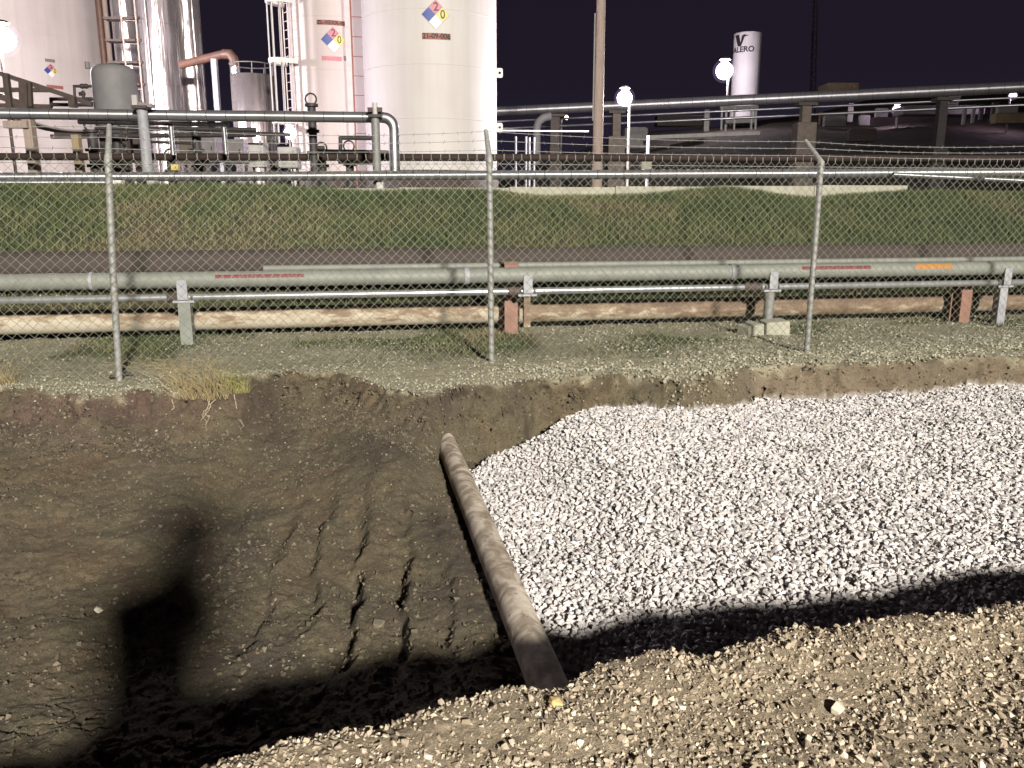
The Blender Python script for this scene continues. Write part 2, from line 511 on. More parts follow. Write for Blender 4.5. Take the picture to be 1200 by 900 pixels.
def np_mesh(name, co, faces, mat, attrs=None, smooth=True):
    me = bpy.data.meshes.new(name)
    co = np.asarray(co, np.float32); faces = np.asarray(faces, np.int32)
    k = faces.shape[1]
    me.vertices.add(len(co)); me.vertices.foreach_set('co', co.ravel())
    me.loops.add(faces.size); me.loops.foreach_set('vertex_index', faces.ravel())
    me.polygons.add(len(faces))
    me.polygons.foreach_set('loop_start', np.arange(0, faces.size, k, dtype=np.int32))
    me.update(calc_edges=True)
    me.polygons.foreach_set('use_smooth', np.full(len(faces), smooth))
    for an, av in (attrs or {}).items():
        a = me.attributes.new(an, 'FLOAT', 'POINT')
        a.data.foreach_set('value', np.asarray(av, np.float32).ravel())
    me.materials.append(mat)
    me.update()
    return me
def np_obj(name, *a, **k):
    o = bpy.data.objects.new(name, np_mesh(name, *a, **k))
    COL.objects.link(o)
    return o

# ------------------------------------------------------------------ the trench: its two lips, surveyed
near_px = [(-60, 1040), (120, 950), (250, 905), (340, 873), (450, 852), (520, 833), (600, 818), (650, 818), (700, 797), (760, 778), (840, 768), (900, 752), (1000, 742), (1100, 727), (1200, 708), (1320, 688)]
far_px = [(-120, 460), (0, 457), (60, 459), (110, 465), (160, 456), (215, 460), (290, 452), (335, 437), (385, 437), (430, 448), (470, 461), (500, 466), (530, 456), (600, 447), (700, 442), (800, 446), (870, 432), (900, 429), (940, 424), (1000, 424), (1100, 421), (1200, 415), (1320, 409)]
NL = np.array([on(u, v)[:2] for u, v in near_px]); NL = NL[np.argsort(NL[:, 0])]
FL = np.array([on(u, v)[:2] for u, v in far_px]); FL = FL[np.argsort(FL[:, 0])]
def lin(x, P_, slope):
    y = np.interp(x, P_[:, 0], P_[:, 1])
    y = np.where(x < P_[0, 0], P_[0, 1] + slope * (x - P_[0, 0]), y)
    return np.where(x > P_[-1, 0], P_[-1, 1] + slope * (x - P_[-1, 0]), y)
def Ynear(x): return lin(x, NL, 0.24)
def Yfar(x): return lin(x, FL, 0.2)
PA, PB = Vector((0.128, 2.77, -0.385)), Vector((-0.457, 5.70, -0.375))     # trench pipe axis, near and far sighting
PS = (PB.x - PA.x) / (PB.y - PA.y)
def Xpipe(y): return PA.x + PS * (y - PA.y)
back_px = [(540, 560), (560, 545), (580, 528), (640, 508), (700, 480), (740, 470), (850, 466)]
BK = np.array([on(u, v, z)[:2] for (u, v), z in zip(back_px, (-.45, -.44, -.40, -.30, -.25, -.24, -.24))])

def soil_h(x, y):
    wob = fbm(x, y, 2.2, 4, 5) * 0.10
    a = y - Ynear(x) + fbm(x, y, 6, 3, 31) * 0.06
    b = Yfar(x) - y + fbm(x, y, 1.6, 3, 41) * 0.10 + fbm(x, y, 9, 3, 43) * 0.05
    right = sstep(-0.5, 0.4, x - Xpipe(y))
    left = sstep(0.0, -2.6, x - Xpipe(y))
    floor = -0.435 - 0.20 * left - 0.10 * right
    near = -np.maximum(a, 0) * 2.6
    bb = np.maximum(b, 0)
    drop1 = 0.24 + 0.05 * np.sin(x * 2.1)
    sl1 = 0.95 + 0.5 * fbm(x, y, 0.8, 2, 45)
    farw = -(np.minimum(bb * sl1, drop1) + np.maximum(bb - drop1 / sl1, 0) * 0.19)
    farr = -np.minimum(bb * 1.7, 0.65)
    farw = farw * (1 - right) + farr * right
    h = np.maximum(np.maximum(near, farw), floor)
    inside = (sstep(0.0, 0.10, a) * sstep(0.0, 0.10, b))
    # bucket-tooth furrows left of the pipe
    g = np.zeros_like(x)
    for x0, sl, y0, y1, dep, wd in ((-0.56, 0.10, 2.7, 5.1, 0.060, 0.038), (-0.81, 0.10, 2.9, 5.1, 0.064, 0.044), (-1.04, 0.12, 3.2, 5.0, 0.046, 0.040), (-1.26, 0.13, 3.1, 5.1, 0.046, 0.044), (-1.55, 0.15, 3.4, 5.2, 0.045, 0.045), (-0.36, 0.12, 2.8, 4.3, 0.034, 0.030)):
        xc = x0 - sl * (4.0 - y) * -1 + fbm(x * 0 + x0 * 7, y, 2.5, 3, 13) * 0.05 + fbm(x, y, 9, 3, 14) * 0.045
        d = (x - xc) / wd
        prof = -np.exp(-np.where(d < 0, d * d * 0.22, d * d * 1.4)) + 0.40 * np.exp(-((d - 1.2) / 0.9) ** 2)
        on_ = sstep(y0, y0 + 0.4, y) * sstep(y1, y1 - 0.5, y)
        brk = np.clip(0.90 + 1.1 * fbm(x, y, 4.0, 2, 17), 0.25, 1.3)
        g = g + prof * dep * on_ * brk
    cr = np.abs(fbm(x, y * 1.6, 3.0, 3, 71))
    cracks = -0.022 * np.exp(-(cr / 0.018) ** 2) * sstep(0.02, 0.2, fbm(x, y, 1.1, 2, 81) + 0.10)
    rough = fbm(x, y, 1.4, 3, 1) * 0.07 + fbm(x, y, 6, 3, 2) * 0.016 + fbm(x, y, 24, 3, 4) * 0.013 + fbm(x, y, 60, 2, 6) * 0.007
    mound = 0.05 * np.exp(-((x + 1.9) / 0.5) ** 2) * np.exp(-((y - 6.3) / 0.35) ** 2)
    berm_n = 0.035 * np.exp(-((a + 0.10) / 0.14) ** 2)
    outer = fbm(x, y, 2.5, 3, 7) * 0.030 + fbm(x, y, 11, 3, 8) * 0.016 + fbm(x, y, 38, 2, 9) * 0.008
    h = h + inside * (rough + g + cracks + wob * 0.4) + (1 - inside) * outer + mound + berm_n
    # slot where the trench pipe beds in
    dp = x - Xpipe(y)
    slot = -0.415 - 0.030 * sstep(0.22, 0.08, np.abs(dp)) + fbm(x, y, 20, 3, 4) * 0.02
    w = sstep(0.42, 0.14, np.abs(dp)) * sstep(PB.y - 0.15, PB.y - 0.85, y) * (y > PA.y - 0.4) * sstep(0.22, 0.02, dp)
    slot = np.where(y < PA.y - 0.15, np.minimum(h, slot), slot)
    h = h + (np.where(a > 0.25, slot, np.minimum(h, slot)) - h) * w
    return h, a, b, inside

def gravel_h(x, y):
    dp = x - Xpipe(y) - 0.055
    yb = np.interp(x, BK[:, 0], BK[:, 1])
    top = -0.40 + 0.14 * sstep(3.2, 6.2, y) + 0.07 * np.exp(-((x - 0.75) / 0.8) ** 2 - ((y - 5.4) / 1.2) ** 2) + 0.02 * np.sin(x * 1.7 + y)
    e = sstep(0.0, 1.1, dp + 0.18 * fbm(x, y, 2.5, 2, 91))
    h = -0.44 * (1 - e) + top * e
    over = np.maximum(y - yb, 0) * (x < 1.9)
    h = h - over * 1.3
    h = np.where(dp < -0.01, -9, h)
    h = np.where(x < BK[0, 0] - 0.4, -9, h)
    return h + fbm(x, y, 3, 3, 61) * 0.035

# rows and columns of the ground sheet: fine where the trench is, coarse beyond
rows = np.concatenate([[-80, -50, -30, -15, -8, -4, -2, -1, -0.3, 0.3, 0.7], 1.0 * np.exp(np.linspace(0, math.log(10.6 / 1.0), 800))])
cu = np.concatenate([[-60, -25, -9, -4, -2.4, -1.7, -1.35], np.linspace(-1.1, 1.1, 620), [1.35, 1.7, 2.4, 4, 9, 25, 60]])
hw = np.maximum(0.60 * np.maximum(rows, 0) + 0.95, 0.95)
GX = cu[None, :] * hw[:, None]
GY = np.repeat(rows[:, None], len(cu), 1)
h_s, A_, B_, IN = soil_h(GX, GY)
h_g = gravel_h(GX, GY)
gmask = (h_g > h_s - 0.02) & (IN > 0.3)
GZ = np.where(gmask, np.maximum(h_g - 0.024, h_s - 0.05), h_s)
# undercut, lumpy faces: push the steep parts sideways with noise that also varies with height
_gy = np.gradient(GZ, axis=0) / np.maximum(np.gradient(GY, axis=0), 1e-4)
steep = sstep(0.35, 1.0, np.abs(_gy)) * (~gmask) * (B_ < 1.4)
GY = GY - steep * (fbm(GX, GZ * 1.3 + 9, 5, 3, 101) * 0.16 + fbm(GX, GZ * 1.2 + 3, 17, 3, 103) * 0.06)
nr, nc = GX.shape
idx = np.arange(nr * nc).reshape(nr, nc)
quads = np.stack([idx[:-1, :-1], idx[:-1, 1:], idx[1:, 1:], idx[1:, :-1]], -1).reshape(-1, 4)
edge_n = fbm(GX, GY, 8, 3, 23) * 0.10
m_soil = sstep(-0.02, 0.05, A_ + edge_n * 0.3) * sstep(-0.05, 0.04, B_ + edge_n)
m_strip = sstep(0.02, -0.03, B_ + edge_n)
m_grassy = sstep(-1.0, -1.7, B_ + edge_n * 3) * sstep(-0.05, 0.18, fbm(GX, GY, 0.9, 3, 27) + 0.10)
m_red = np.clip(np.exp(-(np.maximum(B_, 0) / 0.30) ** 2) * sstep(-1.7, -2.6, GX) + 0.5 * np.exp(-(((GX + 0.85) / 0.2) ** 2 + ((B_ - 0.08) / 0.12) ** 2)) + 0.30 * sstep(-1.8, -3.6, GX), 0, 1) * m_soil * 0.62 * np.clip(0.75 + 1.6 * fbm(GX, GY + GZ, 3.0, 3, 107), 0.1, 1)
m_pale = np.clip(sstep(0.25, 0.45, fbm(GX, GY, 1.7, 4, 37)) * 0.25 + np.exp(-(((GX - 2.3) / 0.55) ** 2 + ((B_ - 0.15) / 0.2) ** 2)) * 0.6 + 0.42 * sstep(2.2, 3.0, GX) * (B_ < 0.8), 0, 1) * m_soil
ground = np_obj('ground', np.stack([GX, GY, GZ], -1).reshape(-1, 3), quads, M['ground'],
                {'soil': m_soil, 'strip': m_strip, 'grassy': m_grassy, 'red': m_red, 'palesoil': m_pale, 'stoney': gmask.astype(float)})
tag(ground, kind='structure')

# ------------------------------------------------------------------ stones
def rock_variant(rng, npt=10, flat=(1.0, 0.8, 0.62)):
    bm = bmesh.new()
    for p in rng.normal(size=(npt, 3)):
        p = p / np.linalg.norm(p) * rng.uniform(0.75, 1.0)
        bm.verts.new((p[0] * flat[0], p[1] * flat[1], p[2] * flat[2]))
    bmesh.ops.convex_hull(bm, input=bm.verts)
    bmesh.ops.triangulate(bm, faces=bm.faces)
    bmesh.ops.delete(bm, geom=[v for v in bm.verts if not v.link_faces], context='VERTS')
    bm.verts.ensure_lookup_table(); bm.verts.index_update()
    V = np.array([v.co[:] for v in bm.verts]); F = np.array([[v.index for v in f.verts] for f in bm.faces])
    bm.free()
    return V, F
VARS = [rock_variant(np.random.default_rng(100 + k), 8 + k % 4) for k in range(16)]
def lying_rot(n, rng, tilt):
    yaw = rng.uniform(0, 2 * np.pi, n); ax = rng.uniform(0, 2 * np.pi, n); t = np.abs(rng.normal(0, tilt, n))
    w = np.cos(t / 2); s_ = np.sin(t / 2)
    x1, y1 = np.cos(ax) * s_, np.sin(ax) * s_
    cw, sw = np.cos(yaw / 2), np.sin(yaw / 2)
    q = np.stack([w * cw, x1 * cw + y1 * sw, y1 * cw - x1 * sw, w * sw], -1)
    return quat_mat(q)
SMALL = [rock_variant(np.random.default_rng(300 + k), 6) for k in range(14)]
def rand_rot(n, rng):
    q = rng.normal(size=(n, 4)); q /= np.linalg.norm(q, axis=1, keepdims=True)
    return quat_mat(q)
def quat_mat(q):
    w, x, y, z = q.T
    return np.stack([np.stack([1 - 2 * (y * y + z * z), 2 * (x * y - z * w), 2 * (x * z + y * w)], -1),
                     np.stack([2 * (x * y + z * w), 1 - 2 * (x * x + z * z), 2 * (y * z - x * w)], -1),
                     np.stack([2 * (x * z - y * w), 2 * (y * z + x * w), 1 - 2 * (x * x + y * y)], -1)], 1)
def scatter(name, pts, size, mat, rng, kind='stuff', rnd=None, tilt=None, hulls=None):
    hulls = hulls or VARS
    n = len(pts)
    which = rng.integers(0, len(hulls), n)
    R = rand_rot(n, rng) if tilt is None else lying_rot(n, rng, tilt)
    rnd = rng.random(n) if rnd is None else rnd
    co, fa, rv = [], [], []
    o = 0
    for k, (V, F) in enumerate(hulls):
        s = np.where(which == k)[0]
        if not len(s): continue
        P = np.einsum('nij,vj->nvi', R[s], V) * size[s][:, None, None] + pts[s][:, None, :]
        co.append(P.reshape(-1, 3))
        fa.append((F[None] + (np.arange(len(s)) * len(V))[:, None, None] + o).reshape(-1, 3))
        rv.append(np.repeat(rnd[s], len(V)))
        o += len(s) * len(V)
    ob = np_obj(name, np.concatenate(co), np.concatenate(fa), mat, {'rnd': np.concatenate(rv)}, smooth=False)
    return tag(ob, kind=kind)

def jgrid(x0, x1, y0, y1, sp, rng):
    xs = np.arange(x0, x1, sp); ys = np.arange(y0, y1, sp)
    X, Y = np.meshgrid(xs, ys)
    X = X + rng.uniform(-.5, .5, X.shape) * sp + (np.arange(len(ys)) % 2)[:, None] * sp * .5
    Y = Y + rng.uniform(-.5, .5, Y.shape) * sp
    return X.ravel(), Y.ravel()

# the crushed-stone fill
r = np.random.default_rng(21)
pts = []; sizes = []
for layer, (sp, dz, s0, s1) in enumerate(((0.031, -0.016, 0.021, 0.027), (0.032, -0.002, 0.016, 0.029), (0.060, 0.004, 0.009, 0.015))):
    X, Y = jgrid(-0.7, 7.4, 1.9, 9.0, sp, r)
    k = X < Y * 0.72 + 1.1; X, Y = X[k], Y[k]
    hs, a, b, inn = soil_h(X, Y)
    hg = gravel_h(X, Y)
    k = (hg > hs - 0.03) & (a > 0.0) & (b > 0.0) & (hg > -0.9)
    X, Y, hs, hg = X[k], Y[k], hs[k], hg[k]
    pts.append(np.stack([X, Y, np.maximum(hg, hs - 0.01) + dz + r.normal(0, 0.0042, len(X))], -1))
    sizes.append(r.uniform(s0, s1, len(X)) * np.where(r.random(len(X)) < 0.08, 1.3, 1.0))
gp, gs = np.concatenate(pts), np.concatenate(sizes)
scatter('gravel', gp, gs, M['gravel'], r, tilt=0.62)
N_GRAVEL = len(gp)
# strays that rolled down off the heap on to the soil beside it
# tan stones of the near bank
r = np.random.default_rng(22)
for nm, sp, hulls, lo, hi, pw, d0 in (('bank_fines', 0.0130, SMALL, 0.0045, 0.0105, 1.4, 0.90), ('bank_gravel', 0.0205, VARS, 0.0080, 0.0195, 1.9, 0.95)):
    X, Y = jgrid(-2.3, 3.6, 0.9, 3.5, sp, r)
    hs, a, b, inn = soil_h(X, Y)
    dens = np.clip(d0 + 1.4 * fbm(X, Y, 3.0, 3, 55), 0.25, 1)
    k = (a < 0.09) & (np.abs(X) < 0.8 * Y + 0.5) & (r.random(len(X)) < dens)
    X, Y, hs = X[k], Y[k], hs[k]
    sz = lo + (hi - lo) * r.random(len(X)) ** pw
    scatter(nm, np.stack([X, Y, hs + sz * r.uniform(-0.30, 0.30, len(X))], -1), sz, M['bank_stone'], r, hulls=hulls)
# pebbles and crumbs in the dug soil
r = np.random.default_rng(23)
X = r.uniform(-6.5, 3.5, 60000); Y = r.uniform(2.0, 7.3, 60000)
hs, a, b, inn = soil_h(X, Y)
hg = gravel_h(X, Y)
cl = fbm(X, Y, 2.0, 3, 66)
k = (a > 0.1) & (b > 0.02) & (hg < hs - 0.02) & (np.abs(X) < 0.75 * Y + 0.6) & (r.random(len(X)) < np.clip(0.40 + 1.2 * cl, 0.10, 1))
X, Y, hs = X[k], Y[k], hs[k]
sz = 0.004 + 0.011 * r.random(len(X)) ** 4
scatter('soil_pebbles', np.stack([X, Y, hs + sz * r.uniform(-0.3, 0.3, len(X))], -1), sz, M['soil_stone'], r, rnd=r.random(len(X)), hulls=SMALL)
# stony strip along the fence and a spill of it down the far wall
r = np.random.default_rng(24)
X, Y = jgrid(-6.8, 7.8, 5.2, 10.2, 0.027, r)
hs, a, b, inn = soil_h(X, Y)
spill = np.exp(-((X - 1.62) / 0.36) ** 2) * (b < 0.42) * (b > -0.15) * 1.2
base = np.where(b < 0.02, np.exp(-(np.maximum(-b - 0.25 - 0.10 * np.maximum(X, -1), 0) / 0.42) ** 2), 0)
base = base * np.clip(0.85 + 0.25 * sstep(-1.5, 1.0, X) + 1.1 * fbm(X, Y, 1.6, 3, 77), 0.05, 1)
far_ = 0.42 * (b < -0.3) * np.clip(0.6 + 2 * fbm(X, Y, 1.0, 3, 78), 0, 1)
k = (r.random(len(X)) < np.maximum(np.maximum(base, spill * 0.8), far_)) & (np.abs(X) < 0.75 * Y + 0.7)
X, Y, hs = X[k], Y[k], hs[k]
sz = (0.008 + 0.012 * r.random(len(X)) ** 1.8) * (1 + 0.45 * sstep(-1.2, 1.2, X))
scatter('fence_line_gravel', np.stack([X, Y, hs + sz * r.uniform(-0.2, 0.4, len(X))], -1), sz, M['strip_stone'], r, tilt=0.8, hulls=SMALL)
# clods broken out of the trench sides
r = np.random.default_rng(25)
X = r.uniform(-5.5, 1.5, 110000); Y = 2.2 + 4.6 * r.random(110000) ** 1.15
hs, a, b, inn = soil_h(X, Y); hg = gravel_h(X, Y)
k = (a > 0.15) & (b > 0.03) & (hg < hs - 0.02) & (r.random(len(X)) < np.clip(0.62 + 1.6 * fbm(X, Y, 1.5, 3, 88), 0.2, 1)) & (np.abs(X) < 0.75 * Y + 0.5)
X, Y, hs = X[k], Y[k], hs[k]
sz = 0.0045 + 0.022 * r.random(len(X)) ** 6
scatter('soil_clods', np.stack([X, Y, hs + sz * r.uniform(-0.3, 0.2, len(X))], -1), sz, M['crumb'], r, hulls=SMALL)

# lumps and stones standing out of the cut face under the fence
r = np.random.default_rng(26)
cand = np.flatnonzero(((B_ > -0.02) & (B_ < 0.55) & (~gmask) & (np.abs(GX) < 0.72 * GY + 0.4) & (GY > 4.5)).ravel())
pick = r.choice(cand, 8500, replace=False)
sz = 0.005 + 0.022 * r.random(len(pick)) ** 4
fp = np.stack([GX, GY, GZ], -1).reshape(-1, 3)[pick]
fp[:, 1] -= sz * 0.2
scatter('bank_face_clods', fp, sz, M['crumb'], r, hulls=SMALL)
pick = r.choice(cand, 900, replace=False)
sz = 0.004 + 0.014 * r.random(len(pick)) ** 3
fp = np.stack([GX, GY, GZ], -1).reshape(-1, 3)[pick]
scatter('bank_face_pebbles', fp, sz, M['strip_stone'], r, hulls=SMALL)

def single_stone(name, u, v, z0, s, mat, label, seed, flat=(1, 0.8, 0.7), rot=(0, 0, 0), dz=0.4):
    p = on(u, v, z0)
    hz = float(soil_h(np.array([p.x]), np.array([p.y]))[0][0])
    p = on(u, v, hz)
    hz = float(soil_h(np.array([p.x]), np.array([p.y]))[0][0])
    V, F = rock_variant(np.random.default_rng(seed), 14, flat)
    o = np_obj(name, V * s, F, mat, {'rnd': np.full(len(V), 0.9)}, smooth=False)
    o.location = (p.x, p.y, hz + s * dz)
    o.rotation_euler = rot
    return tag(o, label, 'stone')
single_stone('stone', 652, 828, 0, 0.027, M['yellow_stone'], 'bright yellow stone on the bank lip where the buried pipe disappears', 5)
single_stone('stone', 838, 765, 0, 0.030, M['pale_stone'], 'thin pale stone sliver standing up on the lip below the gravel shadow', 6, (1.1, 0.28, 0.3), (0.2, -0.6, 0.5), 0.6)
single_stone('stone', 445, 738, -0.4, 0.055, M['soil_stone'], 'smooth flat oval stone pressed into soil between two furrows', 8, (0.75, 1.05, 0.30), (0, 0, 0.25), 0.15)
single_stone('stone', 116, 720, -0.5, 0.034, M['pale_stone'], 'pale round stone alone in dark soil, left of the shadow', 9, (1, .8, .7))
single_stone('stone', 980, 838, 0, 0.030, M['pale_stone'], 'largest pale stone among the tan bank gravel, below the shadowed gravel', 10)

# ------------------------------------------------------------------ pipe lying in the trench
d = (PB - PA).normalized()
mb = MB()
p0, p1 = PA - d * 0.75, PB + d * 0.55
mb.tube([p0 + (p1 - p0) * t / 24 for t in range(25)], 0.074, 32)
tag(mb.build('trench_pipe', M['trench_pipe']), 'mud-caked steel pipe lying across the open trench beside the gravel', 'pipe')

# ------------------------------------------------------------------ chain-link fence
FA, FB, FC = on(138, 445), on(576, 425), on(945, 413)
step = (FC - FB)
FBOT = [FA - step * 1.0, FA, FB, FC, FC + step * 1.0, FC + step * 2.0]
TA, TB, TC = at(126.5, 186, FA.y + 0.02), at(573.5, 186, FB.y), at(962.5, 190, FC.y)
TOPH = (TB.z + TC.z) / 2
FTOP = [FBOT[0] + Vector((-.05, 0, TOPH)), TA, TB, TC, FBOT[4] + Vector((0.02, 0, TOPH)), FBOT[5] + Vector((0.02, 0, TOPH))]
ARM = [FTOP[0] + Vector((-.05, .2, .24)), at(128, 147, FA.y + 0.24), at(569.5, 153, FB.y + 0.22), at(944, 165, FC.y + 0.24), FTOP[4] + Vector((-.05, .22, .23)), FTOP[5] + Vector((-.05, .22, .23))]
fence = thing('chain_link_fence', 'chain-link fence topped with three barbed wires behind the trench', 'fence', FB)
for k in range(6):
    b0, t0, a0 = FBOT[k], FTOP[k], ARM[k]
    post = MB().tube([b0 - Vector((0, 0, 0.3)), b0.lerp(t0, 0.5), t0], 0.026, 16).build('post', M['galv'], fence)
    MB().tube([t0 - (t0 - b0).normalized() * 0.06, t0 - (t0 - b0).normalized() * 0.005, t0.lerp(a0, 0.12), a0], [0.030, 0.030, 0.024, 0.019], 12).build('barb_arm', M['galv'], post)
    for q in range(6):
        c = b0.lerp(t0, 0.08 + 0.16 * q); ax = (t0 - b0).normalized()
        MB().tube([c - ax * 0.004, c + ax * 0.004], 0.0295, 14).build('wire_tie', M['fence_wire'], post)
def fence_pt(s, h):                        # s along the bays, h 0..1 up the fabric
    k = min(max(int(s), 0), 4); f = s - k
    return FBOT[k].lerp(FBOT[k + 1], f).lerp(FTOP[k].lerp(FTOP[k + 1], f), h) + Vector((0.007, -0.036, 0))
wr = np.random.default_rng(9)
DIA = 0.078
for bay in range(5):
    L = (FBOT[bay + 1] - FBOT[bay]).length
    H = TOPH
    ncol = int(round(L / (DIA / 2)))
    ncol += ncol % 2
    nrow = int(round(H / (DIA / 2)))
    V = []; F = []
    def P3(i, j):
        s = bay + i / ncol
        hh = 0.012 + 0.985 * j / nrow
        return fence_pt(s, hh)
    grid = {}
    bul = lambda i, j: 0.012 * math.sin(i * 0.11 + bay) * math.sin(j * 0.23) + float(wr.normal(0, 0.0012))
    offs = [Vector((0, -0.0029, 0)), Vector((0.0026, 0.0015, 0.00)), Vector((-0.0026, 0.0015, 0.0))]
    jit = {}
    def node(i, j):
        if (i, j) not in jit:
            p = P3(i, j)
            p.y += bul(i, j)
            p.x += float(wr.normal(0, 0.0016)); p.z += float(wr.normal(0, 0.0016))
            jit[(i, j)] = p
        return jit[(i, j)]
    for c in range(ncol):
        prev = None
        for j in range(nrow + 1):
            i = c if (c + j) % 2 == 0 else c + 1
            p = node(i, j)
            side = 0.0025 if i == c else -0.0025
            ring = [p + Vector((0, side * (1 if c % 2 else -1), 0)) + o for o in offs]
            if j == nrow and i == c:
                pass
            o0 = len(V); V.extend(ring)
            if prev is not None:
                for q in range(3):
                    q2 = (q + 1) % 3
                    F.append((prev + q, prev + q2, o0 + q2, o0 + q))
            prev = o0
        if (c + nrow) % 2 == 0 or True:    # twisted end above the knuckle
            p = node(c if (c + nrow) % 2 == 0 else c + 1, nrow)
            tip = p + Vector((float(wr.normal(0, 0.004)), 0.002, 0.042))
            o0 = len(V); V.extend([tip + o * 0.8 for o in offs])
            for q in range(3):
                q2 = (q + 1) % 3
                F.append((prev + q, prev + q2, o0 + q2, o0 + q))
    m = MB(); m._add(V, F, True)
    fab = m.build('wire_mesh', M['fence_wire'], fence)
    fab['kind'] = 'stuff'
for q, f in enumerate((0.30, 0.64, 0.97)):
    wire = MB()
    pts = []
    for k in range(5):
        for t in range(24):
            tt = t / 24
            a = FTOP[k].lerp(ARM[k], f); b = FTOP[k + 1].lerp(ARM[k + 1], f)
            p = a.lerp(b, tt) + Vector((0, 0, -0.030 * (0.6 + 0.4 * q) * 4 * tt * (1 - tt) * (1.2 if k % 2 else 0.6)))
            pts.append(p)
    wire.tube(pts, 0.0024, 5, False)
    for i, p in enumerate(pts):
        dd = Vector((0.3, 0.5, 0.9)) if i % 2 else Vector((-0.4, 0.6, 0.8))
        dd = dd.normalized() * 0.016
        wire.tube([p - dd, p + dd], 0.0019, 3, False)
        wire.tube([p - Vector((dd.x, -dd.y, dd.z)), p + Vector((dd.x, -dd.y, dd.z))], 0.0019, 3, False)
    wire.build('barbed_wire', M['galv'], fence)
for hh, nm in ((0.975, 'tension_wire'),):
    MB().tube([fence_pt(5 * t / 40, hh) + Vector((0, 0.012, 0)) for t in range(41)], 0.0026, 5, False).build(nm, M['galv'], fence)

# ------------------------------------------------------------------ the low pipe run behind the fence
SL = step.y / step.x
FD = Vector((1, SL, 0)).normalized()
def run_line(u, v, Y):
    p = at(u, v, Y)
    return p
def span(p, s0, s1): return p + FD * s0, p + FD * s1
def pipe(name, label, p, s0, s1, r_, mat, n=28, joints=(), joint_r=1.18, joint_mat=None, rows_=1):
    a, b = span(p, s0, s1)
    base = thing(name, label, 'pipe', (p.x, p.y, p.z - r_))
    m = MB(); m.tube([a + (b - a) * t / 40 for t in range(41)], r_, n)
    m.build('barrel', mat, base)
    for js, jl in joints:
        q = p + FD * js
        MB().tube([q - FD * jl / 2, q + FD * jl / 2], r_ * joint_r, n).build('collar', joint_mat or mat, base)
    return base
MP = at(600, 322.5, 8.62)
main = pipe('grey_pipe', 'grey painted pipe, thickest of the pipes crossing just behind the fence', MP, -7.5, 9, 0.080, M['grey_pipe'], joints=((-0.48, 0.05), (2.45, 0.06), (-4.1, 0.03)), joint_r=1.12, joint_mat=M['grey_post'])
def decal(s0, s1, a0, a1, mat, nm):
    m = MB(); V = []; F = []
    ns, na = 10, 6
    side = Vector((SL, -1, 0)).normalized()
    for i in range(ns + 1):
        for j in range(na + 1):
            an = math.radians(a0 + (a1 - a0) * j / na)
            V.append(MP + FD * (s0 + (s1 - s0) * i / ns) + (side * math.cos(an) + Vector((0, 0, 1)) * math.sin(an)) * 0.0825)
    for i in range(ns):
        for j in range(na):
            k = i * (na + 1) + j
            F.append((k, k + na + 1, k + na + 2, k + 1))
    m._add(V, F, True)
    o = m.build(nm, mat, main)
    o['label'] = {'label_red': 'faded red marker band on the pipe', 'label_orange': 'faded orange marker band on the pipe'}[mat.name.replace('red_pipe_label', 'label_red').replace('orange_pipe_label', 'label_orange')]
def s_of(u, Yg=8.6):                       # distance along the run seen at bearing u
    x, y, z = ray(u, 320)
    k = x / y
    return (k * MP.y - MP.x) / (FD.x - k * FD.y)
for i in range(11):                        # lettering-like blocks of the long red markers
    s0, s1 = s_of(253), s_of(357)
    decal(s0 + (s1 - s0) * (i + 0.03) / 11, s0 + (s1 - s0) * (i + 0.97) / 11, 12, 38, M['label_red'], 'marker_band')
for i in range(8):
    s0, s1 = s_of(935), s_of(1016)
    decal(s0 + (s1 - s0) * (i + 0.03) / 8, s0 + (s1 - s0) * (i + 0.97) / 8, 14, 42, M['label_red'], 'marker_band')
decal(s_of(1068), s_of(1110), 8, 50, M['label_orange'], 'marker_band')

TP = at(600, 341.5, 8.60)
thin_pipe = pipe('steel_pipe', 'thin shiny steel pipe running below the thick grey pipe', TP, -7.5, 9, 0.036, M['steel_pipe'], joints=((s_of(205), 0.16), (s_of(603), 0.14), (s_of(882), 0.2), (s_of(1172), 0.1)), joint_r=1.35, joint_mat=M['dark_steel'])
BP = at(600, 311.0, 8.95)
pipe('slim_pipe', 'slim grey pipe peeking over the top of the thick grey pipe', BP, -2.6, 9, 0.032, M['grey_pipe'])
RP = at(600, 365.5, 9.12)
pipe('rusty_pipe', 'thick rusty pipe with peeling cream paint lying close to the grass', RP, -7.5, 9, 0.118, M['rusty'], 36, joints=((s_of(602) * 1.06, 0.20),), joint_r=1.05)
QP = at(600, 306.0, 9.95)
pipe('maroon_pipe', 'matte maroon pipe along the foot of the grass bank', QP, -9, 11, 0.165, M['maroon'], 36)
